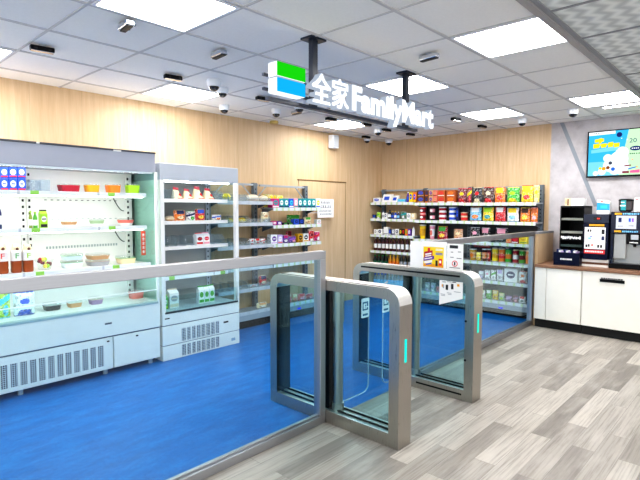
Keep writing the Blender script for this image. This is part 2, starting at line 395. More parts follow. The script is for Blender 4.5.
for x, y, k, lab in ((1.267, 3.80, 'b', 'black bar sensor on the ceiling left of all, above the wide chiller'), (1.45, 2.935, 'c', 'silver sensor hanging beside the large light panel before the wide chiller'),
        (2.276, 3.793, 'b', 'black bar sensor just before the narrow chiller light panel'), (2.159, 2.985, 'c', 'silver sensor in the tile between the large light panel and the sign logo'),
        (3.32, 3.855, 'b', 'black sensor seen beside the green and blue logo'), (4.036, 4.10, 'c', 'small silver sensor below the logo, near a dome camera'), (4.631, 4.10, 'b', 'black sensor left of the oak door light panel'),
        (3.227, 1.91, 'c', 'silver sensor with two lenses right of the sign, in a bright tile'), (5.67, 2.965, 'b', 'black sensor left of the light panel above the crisp shelves'), (6.40, 2.96, 'b', 'black sensor above the crisp bags by the back wall'),
        (5.80, 4.09, 'b', 'black sensor near the room corner, first of two below the sign'), (6.37, 4.06, 'b', 'black sensor near the back wall, below the end of the sign'), (5.245, 4.02, 'b', 'black sensor at the edge of the oak door light panel'), (6.15, 4.72, 'b', 'black sensor in the far corner beside a dome camera')):
    sensor(x, y, k, lab, R(84) if k == 'c' else R(-8))
DOMEW = M('dome_shell', '#eceef0', 0.35); DOMEB = M('dome_bubble', '#0c0f16', 0.08, coat=0.6)
def dome(x, y, label, s=1.0):
    t = thing('dome_camera', label, 'security camera', (x, y, CEIL), 'white dome cameras on the ceiling')
    m = MB(); m.lathe([(0.062 * s, -0.002), (0.066 * s, -0.014 * s), (0.062 * s, -0.05 * s), (0.05 * s, -0.066 * s)][::-1], DOMEW, 24); m.build('dome_shell', t, smooth=35, world=False)
    m = MB(); m.lathe([(0.048 * s * math.sin(a), -0.062 * s - 0.043 * s * math.cos(a)) for a in [R(4 + 86 * i / 7) for i in range(8)]], DOMEB, 20); b = m.build('lens_bubble', t, smooth=60, world=False)
    m = MB(); m.lathe([(0.014 * s, -0.005), (0.017 * s, 0.004), (0.012 * s, 0.01)], M('lens_ring', '#3b4048', 0.2), 12, (-0.012, -0.026, -0.092 * s)); m.build('lens', b, world=False)
for x, y, s, lab in ((2.615, 3.69, 0.95, 'large white dome camera beside the narrow chiller light panel'), (2.845, 3.88, 0.85, 'white dome camera tight behind the large one at the light panel'),
        (3.32, 4.50, 0.9, 'white dome camera nearest the oak wall above the narrow chiller'), (3.85, 4.24, 0.9, 'white dome camera below the logo, left of a twin'), (3.835, 3.85, 0.9, 'white dome camera right under the logo panel corner'),
        (5.751, 4.20, 0.95, 'white dome camera beside the oak door light panel'), (6.36, 4.86, 0.85, 'white dome camera near the side wall corner'), (6.76, 4.72, 0.95, 'white dome camera in the far room corner'),
        (6.349, 2.41, 0.85, 'white dome camera above the crisp shelf end'), (6.102, 1.75, 0.9, 'white dome camera under the light panel by the wall screen')):
    dome(x, y, lab, s)
m = MB(); m.lathe([(0.055, -0.035), (0.06, -0.02), (0.05, -0.001)], M('smoke_yellow', '#cdb26a', 0.5), 18, (4.356, 4.84, CEIL)); tag(m.build('smoke_detector', origin=(4.356, 4.84, CEIL)), 'small yellowish round smoke detector on ceiling near oak wall', 'smoke detector')
# wall speaker high on the side wall
t = thing('wall_speaker', 'small white box speaker mounted high on the oak side wall', 'speaker', (5.63, WALL_L - 0.001, 2.36))
m = MB(); m.box((5.56, WALL_L - 0.11, 2.365), (5.695, WALL_L - 0.015, 2.56), M('speaker_white', '#e9ebee', 0.5)); m.build('cabinet', t, bevel=0.01)
m = MB(); m.box((5.572, WALL_L - 0.116, 2.385), (5.683, WALL_L - 0.108, 2.55), M('speaker_mesh', '#c9ccd0', 0.7)); m.build('grille', t)
m = MB(); m.box((5.60, WALL_L - 0.016, 2.40), (5.66, WALL_L, 2.52), GREYP); m.build('bracket', t)

# ------------------------------------------------------------------ hanging shop sign
t = thing('hanging_sign', 'hanging shop sign with green and blue logo and white glowing letters', 'sign', (2.9, 2.29, CEIL))
DKB = M('sign_frame_dark', '#1d2433', 0.35); SIGNW = EM('sign_white_light', '#f7fbff', 1.15); SIDEW = EM('sign_side_light', '#cfdcef', 0.62)
for px in (2.445, 3.565):
    m = MB(); m.box((px - 0.025, 2.305, 2.148), (px + 0.025, 2.345, CEIL - 0.012), DKB); p = m.build('pole', t, bevel=0.004)
    m = MB(); m.box((px - 0.07, 2.27, CEIL - 0.014), (px + 0.07, 2.375, CEIL - 0.001), DKB); m.build('ceiling_plate', p)
m = MB(); m.box((2.0, 2.31, 2.270), (3.78, 2.33, 2.286), DKB); m.box((2.0, 2.31, 2.185), (3.78, 2.33, 2.201), DKB); m.build('rail', t)
m = MB(); m.box((2.03, 2.30, 2.128), (3.72, 2.335, 2.148), DKB); m.build('tray', t)
for z0, z1, col, nm in ((2.262, 2.348, '#1fd016', 'green'), (2.168, 2.254, '#18b2f2', 'blue')):
    m = MB(); m.box((2.032, 2.232, z0), (2.272, 2.31, z1), SIGNW); lb = m.build('logo_panel', t, bevel=0.003); lb['label'] = nm + ' half of the logo panel'
    m = MB(); m.box((2.034, 2.226, z0 + 0.002), (2.270, 2.232, z1 - 0.003), EM('logo_' + nm, col, 1.0)); m.build('logo_face', lb)
m = MB(); m.box((2.036, 2.236, 2.254), (2.268, 2.30, 2.262), SIDEW); m.build('logo_band', t)
def letters(body, x0, x1, z0, z1, off, bold=0):
    m = MB(); n = 5 if bold else 1          # heavy strokes: the same glyphs laid side by side
    vs, fs = text_mesh(body, 0.2, SIGNW, 0.028, off, fit_w=x1 - x0 - 2 * bold, fit_h=z1 - z0 - bold)
    for k in range(n):
        q = (k / (n - 1) * 2 - 1) if n > 1 else 0
        c = Vector(((x0 + x1) / 2 + q * bold, 2.262 + 0.0004 * k, (z0 + z1) / 2 + (0.5 * bold if k % 2 else -0.5 * bold)))
        m.add([tuple(Vector(v) + c) for v in vs], fs, [SIGNW if max(vs[i][1] for i in f) < -0.02 else SIDEW for f in fs])
    return m.build('lettering', t)
letters('全家', 2.335, 2.715, 2.150, 2.352, 0.0, 0.008)
letters('FamilyMart', 2.745, 3.872, 2.108, 2.338, 0.009, 0.003)

# ------------------------------------------------------------------ glass partition
def partition(x0, x1, label, posts):
    t = thing('glass_partition', label, 'partition', ((x0 + x1) / 2, 2.25, 0))
    y0, y1 = 2.22, 2.28
    m = MB(); m.box((x0, y0, 1.13), (x1, y1, 1.185), ALU); m.build('top_rail', t, bevel=0.003)
    m = MB(); m.box((x0, y0, 0.001), (x1, y1, 0.055), ALU); m.box((x0, y0 + 0.018, 0.055), (x1, y1 - 0.018, 0.068), ALU); m.build('bottom_rail', t, bevel=0.003)
    for a, b in posts:
        m = MB(); m.box((a, y0, 0.055), (b, y1, 1.13), ALU); m.build('post', t, bevel=0.003)
    m = MB(); m.box((posts[0][1], 2.245, 0.068), (posts[-1][0], 2.255, 1.13), GL_CLEAR); m.build('glass', t)
partition(-0.9, 2.462, 'long aluminium framed glass partition before the wide chiller', ((-0.9, -0.85), (2.408, 2.462)))
partition(3.605, 6.385, 'aluminium framed glass partition before the crisp shelves', ((3.605, 3.655), (6.33, 6.385)))

# ------------------------------------------------------------------ entrance gates
CYAN = EM('cyan_indicator', '#18e6d2', 1.2); STICK = M('sticker_white', '#f3f5f6', 0.5)
def gate(x0, x1, side, label, flap_len):
    y0, y1, h, p, tb, bb = 1.63, 2.79, 0.985, 0.072, 0.068, 0.085
    t = thing('entrance_gate', label, 'gate', ((x0 + x1) / 2, (y0 + y1) / 2, 0), 'pair of entrance gates')
    def loop(a0, a1, z0, z1, r):
        pts = [(a0, z0), (a1, z0)]
        for cx, s0 in ((a1 - r, 0), (a0 + r, 90)):
            for k in range(9):
                a = R(s0 + 90 * k / 8); pts.append((cx + r * math.cos(a), z1 - r + r * math.sin(a)))
        return pts
    o_, i_ = loop(y0, y1, 0.001, h, 0.10), loop(y0 + p, y1 - p, bb, h - tb, 0.035)
    n = len(o_); v = [(x, q[0], q[1]) for x in (x0, x1) for q in o_ + i_]
    f, ms = [], []
    for i in range(n):
        j = (i + 1) % n
        f += [(i, n + i, n + j, j), (2 * n + i, 2 * n + j, 3 * n + j, 3 * n + i), (i, j, 2 * n + j, 2 * n + i), (n + i, 3 * n + i, 3 * n + j, n + j)]
        ms += [STEEL, STEEL, STEEL_LIT if 2 <= i < n - 1 else STEEL, BLACKM if i in (1, n - 1) else STEEL_LIT]
    m = MB(); m.add(v, f, ms); m.build('frame', t, smooth=30)
    for xg in (x0 + 0.012, x1 - 0.018):
        m = MB(); m.box((xg, y0 + p, bb), (xg + 0.006, y1 - p, h - tb), GL_CLEAR); m.build('side_glass', t)
    m = MB()
    for xs in (x0 + 0.035, x1 - 0.045): m.box((xs, y0 + p + 0.01, bb + 0.001), (xs + 0.01, y1 - p - 0.01, bb + 0.012), BLACKM)
    m.build('inner_track', t)
    m = MB(); m.box((x0 + 0.02, y0 + 0.10, h - 0.0005), (x0 + 0.036, y1 - 0.10, h + 0.0015), BLACKM); m.build('scanner_strip', t)
    hx_ = (x0 + x1) / 2
    m = MB(); m.lathe([(0.034, bb), (0.034, h - tb)], STEEL, 20, (hx_, 2.17, 0)); m.lathe([(0.040, 0.70), (0.040, h - tb)], STEEL, 20, (hx_, 2.17, 0)); m.lathe([(0.042, bb), (0.042, bb + 0.05)], STEEL, 20, (hx_, 2.17, 0)); m.build('hinge_column', t, smooth=35)
    m = MB(); m.box((x0 + 0.03, 2.215, bb), (x1 - 0.03, 2.275, h - tb), BLACK); m.build('motor_cover', t)
    # cyan light on the front pillar
    m = MB(); m.box((hx_ - 0.010, y0 - 0.003, 0.53), (hx_ + 0.012, y0 + 0.002, 0.675), CYAN); m.build('indicator_light', t, bevel=0.004)
    if side < 0:
        m = MB(); m.box((x0 - 0.001, 1.75, 0.948), (x0 + 0.002, 2.70, 0.962), BLACKM); m.build('top_slot', t)
        m = MB(); m.box((x0 - 0.001, 1.72, 0.040), (x0 + 0.002, 2.12, 0.054), BLACKM); m.build('lower_slot', t)
        for zl in (0.32, 0.62):
            m = MB(); m.tube((x0 - 0.003, y0 + 0.064, zl), (x0 + 0.002, y0 + 0.064, zl), 0.009, BLACKM, 12); m.build('lock', t)
    # swing flap with rounded lower corner
    a, b = (x1 - 0.045, x1 + flap_len) if side > 0 else (x0 - flap_len, x0 + 0.045)
    z0, z1, r = 0.10, 0.90, 0.06; far = b if side > 0 else a; near = a if side > 0 else b
    pts = [(near, z1), (near, z0)]
    sg = 1 if side > 0 else -1
    for k in range(7): t_ = R(-90 + 90 * k / 6); pts.append((far - sg * r + sg * r * math.cos(t_), z0 + r + r * math.sin(t_)))
    for k in range(7): t_ = R(90 * k / 6); pts.append((far - sg * r + sg * r * math.cos(t_), z1 - r + r * math.sin(t_)))
    m = MB(); m.prism(pts, 1, 2.205, 2.215, GL_FLAP); fl = m.build('swing_flap', t)
    m = MB()
    for k in range(len(pts) - 1):
        if k == 0: continue
        q0, q1 = pts[k], pts[k + 1]; m.bar((q0[0], 2.210, q0[1]), (q1[0], 2.210, q1[1]), 0.011, 0.004, GL_EDGE)
    m.build('flap_edge', fl)
    # rounded white sticker with a dark pictogram
    sx = far - sg * (0.052 if side > 0 else 0.030); sz0, sz1 = 0.665, 0.81
    m = MB(); w = 0.046
    ol = []
    for cx, cz, s0 in ((sx + w - 0.012, sz1 - 0.012, 0), (sx - w + 0.012, sz1 - 0.012, 90), (sx - w + 0.012, sz0 + 0.012, 180), (sx + w - 0.012, sz0 + 0.012, 270)):
        for k in range(4): q = R(s0 + 30 * k); ol.append((cx + 0.012 * math.cos(q), cz + 0.012 * math.sin(q)))
    m.prism(ol, 1, 2.2025, 2.2045, STICK)
    DK = M('sticker_dark', '#3f6d8c', 0.5)
    m.box((sx - 0.032, 2.2015, sz0 + 0.055), (sx + 0.032, 2.2025, sz0 + 0.118), DK)
    m.lathe([(0.022, 0), (0.022, 0.001)], STICK, 14, (sx, 2.2005, sz0 + 0.082))
    m.box((sx - 0.022, 2.2005, sz0 + 0.066), (sx + 0.016, 2.2015, sz0 + 0.106), STICK); m.box((sx - 0.004, 2.1995, sz0 + 0.075), (sx + 0.006, 2.2005, sz0 + 0.098), DK); m.box((sx - 0.030, 2.2015, sz0 + 0.015), (sx + 0.030, 2.2025, sz0 + 0.03), DK)
    m.build('sticker', fl)
gate(2.465, 2.605, 1, 'nearer brushed steel entrance gate beside the end of the long partition', 0.325)
gate(3.46, 3.60, -1, 'farther brushed steel entrance gate carrying a yellow poster on top', 0.35)

# ------------------------------------------------------------------ notices on the far gate
PAPER = M('white_paper', '#f5f4f2', 0.6); INK = M('dark_ink', '#26262b', 0.6)
t = thing('poster_stand', 'white card stand with yellow promotion poster on the farther gate', 'poster', (3.50, 2.05, 0.987))
m = MB(); m.box((3.498, 2.098, 0.9875), (3.506, 2.215, 1.203), PAPER); m.build('blank_wing', t)
m = MB(); m.box((3.488, 1.885, 0.9875), (3.496, 2.10, 1.208), PAPER); m.box((3.496, 1.885, 0.9875), (3.55, 2.10, 0.992), PAPER); m.build('board', t)
m = MB(); X = 3.4875
def pr(y0, z0, y1, z1, mat, d=0.0):
    m.box((X - d - 0.0006, y0, z0), (X - d, y1, z1), mat)
pr(1.905, 1.005, 2.085, 1.165, P('yellow')); pr(1.905, 1.005, 2.085, 1.03, P('amber'), 0.0006)
def slant(yc, zc, w, h, mat, d, sh=0.22):
    m.prism([(yc + w / 2, zc - h / 2 - sh * w / 2), (yc - w / 2, zc - h / 2 + sh * w / 2), (yc - w / 2, zc + h / 2 + sh * w / 2), (yc + w / 2, zc + h / 2 - sh * w / 2)], 0, X - d - 0.0006, X - d, mat)
slant(2.04, 1.108, 0.075, 0.045, P('crimson'), 0.0006); slant(2.035, 1.072, 0.095, 0.028, P('purple'), 0.0012); slant(2.04, 1.045, 0.07, 0.018, P('white'), 0.0012)
slant(2.04, 1.108, 0.055, 0.012, P('white'), 0.0014); slant(2.04, 1.092, 0.055, 0.008, P('white'), 0.0014); slant(2.04, 1.072, 0.07, 0.007, P('white'), 0.0018); slant(2.035, 1.028, 0.05, 0.01, P('blue'), 0.0014)
slant(2.035, 1.143, 0.022, 0.026, P('red'), 0.0016, 0)
for z in (1.15, 1.14, 1.118, 1.108): pr(1.915, z - 0.003, 1.975, z + 0.003, P('blue' if z < 1.13 else 'white'), 0.0006)
pr(1.955, 1.015, 1.975, 1.06, P('black'), 0.0008); pr(1.918, 1.02, 1.948, 1.075, P('red'), 0.0008); pr(1.925, 1.04, 1.942, 1.06, P('white'), 0.0012)
m.build('poster', t)
t = thing('notice_sheet', 'white notice sheet with black header standing beside the yellow poster', 'notice', (3.5, 1.815, 0.987))
m = MB(); m.box((3.499, 1.748, 0.9875), (3.503, 1.884, 1.198), PAPER); m.build('sheet', t)
m = MB(); X = 3.4988
pr(1.79, 1.163, 1.86, 1.187, INK)
for z, a, b in ((1.135, 1.765, 1.79), (1.13, 1.83, 1.85), (1.085, 1.76, 1.80), (1.09, 1.825, 1.855), (1.01, 1.77, 1.86)): pr(a, z, b, z + 0.006, M('grey_ink', '#8b8b90', 0.6))
m.prism([(1.815 + 0.024 * math.cos(R(20 * k)), 1.045 + 0.024 * math.sin(R(20 * k))) for k in range(18)], 0, X - 0.0006, X, P('red'))
m.prism([(1.815 + 0.018 * math.cos(R(20 * k)), 1.045 + 0.018 * math.sin(R(20 * k))) for k in range(18)], 0, X - 0.0012, X - 0.0006, PAPER)
pr(1.809, 1.032, 1.821, 1.058, INK, 0.0012); m.build('print', t)
t = thing('notice_sheet', 'white instruction sheet taped to the farther gate glass under its top bar', 'notice', (3.47, 1.83, 0.75))
def sheet_z(y, lo): # slightly hanging lower at the far side
    k = (1.925 - y) / (1.925 - 1.728); return (0.715 + 0.07 * k) if lo else 0.918
m = MB(); xg = 3.468
m.prism([(1.925, sheet_z(1.925, 1)), (1.728, sheet_z(1.728, 1)), (1.728, 0.912), (1.925, 0.912)], 0, xg - 0.002, xg, PAPER); m.build('sheet', t)
m = MB(); X = xg - 0.002
for y, z, w, h, c in ((1.89, 0.865, 0.012, 0.03, 'grey'), (1.86, 0.86, 0.02, 0.04, 'black'), (1.885, 0.90, 0.03, 0.008, 'grey'), (1.815, 0.87, 0.02, 0.042, 'black'), (1.765, 0.885, 0.02, 0.018, 'amber'), (1.84, 0.905, 0.04, 0.006, 'grey'), (1.80, 0.905, 0.03, 0.006, 'black'), (1.9, 0.87, 0.01, 0.02, 'amber')):
    pr(y - w / 2, z - h / 2, y + w / 2, z + h / 2, P(c))
for y0_, y1_, z in ((1.875, 1.915, 0.80), (1.82, 1.86, 0.815), (1.745, 1.80, 0.83), (1.875, 1.91, 0.79), (1.82, 1.85, 0.805)): pr(y0_, z, y1_, z + 0.005, P('grey'))
m.build('print', t)
# paper sign by the oak door
t = thing('door_notice', 'white paper notice with black lines hanging beside the oak door', 'notice', (5.41, WALL_L - 0.05, 1.46))
m = MB(); m.box((5.235, 4.885, 1.335), (5.585, 4.889, 1.605), PAPER); m.build('sheet', t)
m = MB(); rr = random.Random(3)
for row, (z, h, a, b) in enumerate(((1.555, 0.03, 5.30, 5.52), (1.495, 0.034, 5.27, 5.55), (1.43, 0.018, 5.26, 5.55), (1.385, 0.018, 5.28, 5.55))):
    x = a
    while x < b - h * 0.8:   # brush-like blocks standing for unreadable characters
        w = h * 0.9
        m.box((x, 4.8842, z - h / 2), (x + w, 4.885, z - h / 2 + h * 0.18), INK); m.box((x, 4.8842, z + h * 0.25), (x + w, 4.885, z + h * 0.4), INK); m.box((x + w * rr.uniform(0.2, 0.6), 4.8842, z - h / 2), (x + w * 0.75, 4.885, z + h / 2), INK)
        x += h * 1.12
m.build('print', t)
m = MB(); m.box((5.04, 4.886, 1.585), (5.24, 4.888, 1.595), GREYP); m.box((5.04, 4.886, 1.40), (5.24, 4.888, 1.41), GREYP); m.build('hanger', t)
# ------------------------------------------------------------------ wide open chiller
def shelf_part(t, x0, x1, y0, y1, z, th=0.022, strip=0.036, mat=None, smat=None):
    m = MB(); m.box((x0, y0, z - th), (x1, y1, z), mat or WHITE_IN); s = m.build('shelf', t)
    m = MB(); m.box((x0, y0 - 0.008, z - th - 0.008), (x1, y0, z - th - 0.008 + strip), smat or PRICE_C); m.build('price_strip', s)
    return s
t = thing('open_chiller', 'wide white open chiller with glass end panels and grey canopy', 'chiller', (1.36, 4.62, 0))
x0, x1 = 0.35, 2.37
m = MB(); m.box((x0, 4.255, 0.055), (1.915, 4.95, 0.335), WHITE); m.box((1.925, 4.255, 0.055), (x1, 4.95, 0.335), WHITE); m.build('base_panel', t, bevel=0.004)
GR = perforated('grille_wide', '#cfd3d8', '#2e3138', 0, 0.0155, 0.0155, 0.70)
m = MB()
for k in range(15):
    xa = 1.785 - k * 0.0665
    m.box((xa, 4.2515, 0.095), (xa + 0.046, 4.256, 0.275), GR)
m.build('grille', t)
m = MB()
for xs in (1.873, 2.14): m.lathe([(0.011, 0), (0.011, 0.01)], BLACK, 12, (xs, 4.252, 0.30))
m.build('screw', t)
m = MB(); m.box((x0, 4.262, 0.335), (x1, 4.95, 0.35), M('seam_shadow', '#6c7484', 0.6)); m.box((x0, 4.245, 0.35), (x1, 4.95, 0.575), WHITE); bp = m.build('body_panel', t, bevel=0.004)
m = MB(); m.box((1.845, 4.242, 0.455), (1.905, 4.246, 0.47), M('badge_grey', '#5b6069', 0.4)); m.build('badge', bp)
m = MB()
for xs in (0.5, 1.2, 1.87, 2.3): m.lathe([(0.02, 0), (0.02, 0.06)], GREYP, 12, (xs, 4.32, 0.0))
m.build('foot', t)
m = MB(); m.box((x0, 4.235, 0.575), (x1 - 0.02, 4.29, 0.598), M('lip_grey', '#a9bdbc', 0.3)); m.build('bumper', t, bevel=0.004)
m = MB(); m.box((x0, 4.25, 0.598), (x1 - 0.02, 4.256, 0.70), GLASS('chiller_front', (0.94, 0.98, 0.97))); m.box((x0, 4.246, 0.70), (x1 - 0.02, 4.26, 0.708), WHITE); m.build('front_glass', t)
m = MB(); m.box((x0, 4.29, 0.578), (x1 - 0.025, 4.72, 0.598), WHITE_IN); m.build('deck', t)
m = MB(); m.box((x0, 4.72, 0.35), (x1 - 0.02, 4.97, 1.9), WHITE_IN); bk = m.build('back_panel', t)
SLOT = M('dark_slot', '#3b3e42', 0.7); SLOTG = M('pale_slot', '#a7b3b2', 0.7)
m = MB()
for z, ma, w, h in ((1.535, SLOT, 0.03, 0.006), (1.365, SLOTG, 0.03, 0.006), (1.105, SLOTG, 0.022, 0.022), (0.85, SLOTG, 0.022, 0.022)):
    for k in range(26):
        xa = 1.56 + k * 0.052 * 0.5
        if xa < 2.2 and k % (1 if w < 0.03 else 2) == 0: m.box((xa - w / 3, 4.7185, z), (xa + w / 3, 4.7205, z + h), ma)
m.build('air_slots', bk)
for xs in (1.375, 1.425, 2.30):
    m = MB(); m.box((xs - 0.017, 4.70, 0.6), (xs + 0.017, 4.722, 1.80), WHITE_IN); up = m.build('slotted_upright', t)
    m = MB(); z = 0.64
    while z < 1.78: m.box((xs - 0.008, 4.6985, z), (xs + 0.008, 4.7005, z + 0.022), BLACK); z += 0.055
    m.build('upright_slots', up)
m = MB(); m.box((x0, 4.28, 1.80), (x1, 4.97, 1.972), GREY_CAN); cn = m.build('canopy', t, bevel=0.006)
m = MB(); m.box((x0, 4.272, 1.968), (1.36, 4.35, 1.984), M('canopy_trim', '#45474f', 0.4)); m.box((1.385, 4.272, 1.968), (x1, 4.35, 1.984), M('canopy_trim', '#45474f', 0.4)); m.box((1.36, 4.275, 1.972), (1.385, 4.30, 1.982), WHITE); m.box((1.97, 4.271, 1.962), (2.04, 4.28, 1.975), WHITE); m.build('canopy_trim', cn)
m = MB(); m.box((x0, 4.285, 1.785), (x1 - 0.03, 4.30, 1.80), M('canopy_lip', '#d7e2e2', 0.3)); m.build('canopy_lip', cn)
m = MB(); m.box((x0 + 0.05, 4.34, 1.79), (x1 - 0.06, 4.37, 1.799), TUBE); m.build('light_tube', t)
# glass end panel with white frame
m = MB(); m.box((x1 - 0.022, 4.25, 0.575), (x1, 4.275, 1.80), WHITE); m.box((x1 - 0.022, 4.94, 0.575), (x1, 4.97, 1.80), WHITE); m.box((x1 - 0.022, 4.275, 0.575), (x1, 4.94, 0.60), WHITE); m.build('end_frame', t)
m = MB(); m.box((x1 - 0.016, 4.275, 0.60), (x1 - 0.008, 4.94, 1.80), GL_TEAL); m.build('end_glass', t)
m = MB(); m.box((x0 - 0.03, 4.25, 0.05), (x0, 4.97, 1.972), WHITE); m.build('end_panel', t)
for zz, yf in ((1.60, 4.37), (1.30, 4.37), (0.955, 4.31)):
    s_ = shelf_part(t, x0, 2.315, yf, 4.715, zz)
    m = MB(); m.box((x0 + 0.05, yf + 0.01, zz - 0.036), (2.29, yf + 0.03, zz - 0.023), TUBE2); m.build('shelf_light', s_)
for zz in (1.56, 1.26):     # curled shelf light cables
    m = MB(); pts = [(2.16 + 0.10 * k / 8, 4.71, zz - 0.12 * math.sin(math.pi * 0.5 * k / 8)) for k in range(9)]
    for a, b in zip(pts, pts[1:]): m.tube(a, b, 0.004, BLACK, 6)
    m.build('cable', t)
t = thing('hanging_label', 'orange red vertical label strip with white marks inside the wide chiller end', 'label', (2.318, 4.42, 1.03))
m = MB(); m.box((2.285, 4.42, 1.02), (2.33, 4.423, 1.25), M('label_orange', '#e2573a', 0.5)); m.build('strip', t)
m = MB()
for k in range(5):
    z = 1.215 - k * 0.04
    m.box((2.294, 4.4185, z), (2.321, 4.4200, z + 0.006), PAPER); m.box((2.304, 4.4185, z - 0.014), (2.311, 4.4200, z + 0.014), PAPER); m.box((2.296, 4.4185, z - 0.014), (2.319, 4.4200, z - 0.009), PAPER)
m.build('print', t)

# ------------------------------------------------------------------ narrow chiller
t = thing('open_chiller', 'narrow white open chiller with snack shelves between wide chiller and rack', 'chiller', (2.85, 4.62, 0))
x0, x1 = 2.395, 3.31
m = MB(); m.box((x0, 4.25, 0.002), (x1, 4.95, 0.142), WHITE); lo = m.build('lower_panel', t, bevel=0.004)
m = MB(); m.box((x0, 4.25, 0.150), (x1, 4.95, 0.335), WHITE); mi_ = m.build('vent_panel', t, bevel=0.004)
m = MB(); m.box((x0, 4.25, 0.345), (x1, 4.95, 0.455), WHITE); m.build('body_panel', t, bevel=0.004)
m = MB(); m.box((x0 + 0.01, 4.262, 0.10), (x1 - 0.01, 4.94, 0.36), M('seam_shadow', '#6c7484', 0.6)); m.build('inner_case', t)
GR2 = perforated('grille_narrow', '#cfd3d8', '#2e3138', 0, 0.018, 0.016, 0.68)
for par, za, zb in ((mi_, 0.165, 0.29), (lo, 0.02, 0.128)):
    m = MB()
    for k in range(8): xa = 2.60 + k * 0.057; m.box((xa, 4.2465, za), (xa + 0.042, 4.2505, zb), GR2)
    m.build('grille', par)
m = MB(); m.box((3.10, 4.247, 0.255), (3.16, 4.251, 0.272), BLACK); m.build('display', mi_)
m = MB(); m.box((3.20, 4.247, 0.045), (3.25, 4.251, 0.075), M('rating_plate', '#9fb4c9', 0.5)); m.build('rating_plate', lo)
m = MB(); m.box((2.42, 4.247, 0.405), (2.47, 4.251, 0.415), BLACK); m.build('badge', t)
m = MB(); m.box((x0 + 0.03, 4.245, 0.455), (x1 - 0.02, 4.262, 0.472), M('deck_edge', '#30383d', 0.4)); m.build('deck_edge', t)
m = MB(); m.box((x0 + 0.03, 4.25, 0.472), (x1 - 0.02, 4.256, 0.62), GL_CLEAR); m.build('front_glass', t)
m = MB(); m.box((x0 + 0.02, 4.262, 0.452), (x1 - 0.015, 4.76, 0.468), M('deck_grey', '#c3cacc', 0.5)); m.build('deck', t)
LINER = perforated('liner_grey', '#cfd2d0', '#a9adac', 2, 0.14, 0.14, 0.5)
LINER = M('liner_grey_plain', '#a3a5a3', 0.5)
m = MB(); m.box((x0, 4.76, 0.45), (x1, 4.95, 1.80), LINER); m.build('back_panel', t)
m = MB(); m.box((x0, 4.25, 1.735), (x1, 4.95, 1.892), M('canopy_pale', '#bfc3c9', 0.4)); m.build('canopy', t, bevel=0.006)
m = MB(); m.box((x0, 4.25, 0.455), (x0 + 0.04, 4.29, 1.735), WHITE); m.build('front_post', t); m = MB(); m.box((x1 - 0.04, 4.25, 0.455), (x1, 4.29, 1.735), WHITE); m.build('front_post', t)
m = MB(); m.box((x0, 4.29, 0.455), (x0 + 0.012, 4.95, 1.735), WHITE); m.build('end_panel', t)
m = MB(); m.box((x1 - 0.012, 4.29, 0.455), (x1 - 0.006, 4.76, 1.735), GL_CLEAR); m.build('end_glass', t)
for xs in (2.46, 3.25):
    m = MB(); m.box((xs - 0.02, 4.735, 0.47), (xs + 0.02, 4.762, 1.735), GREYP); up = m.build('slotted_upright', t)
    m = MB(); z = 0.55
    while z < 1.7: m.box((xs - 0.007, 4.7335, z), (xs + 0.007, 4.7355, z + 0.02), SLOT); z += 0.06
    m.build('upright_slots', up)
m = MB(); m.box((x0 + 0.06, 4.34, 1.722), (x1 - 0.06, 4.355, 1.733), EM('light_tube_dim', '#f4fbff', 18.0)); m.build('light_tube', t)
for zz in (1.556, 1.335, 1.08, 0.78): shelf_part(t, x0 + 0.015, x1 - 0.015, 4.43, 4.735, zz, smat=WHITE if zz > 1.0 else PRICE_C)
def divider(t, x, y0, y1, z, h):
    n = 6; pts = [(y0, z), (y1, z), (y1, z + h)] + [(y0 + 0.06 - 0.06 * math.sin(R(90 * k / n)), z + h - 0.06 + 0.06 * math.cos(R(90 * k / n))) for k in range(n + 1)]
    m = MB(); m.prism(pts, 0, x - 0.0015, x + 0.0015, ACRYL); m.build('divider', t)
for zz, xs in ((1.556, (2.50, 2.58, 2.66, 3.19, 3.25)), (1.08, (2.48, 2.58, 2.68, 2.78, 2.88, 3.13, 3.20, 3.26))):
    for xx in xs: divider(t, xx, 4.44, 4.73, zz + 0.002, 0.10)

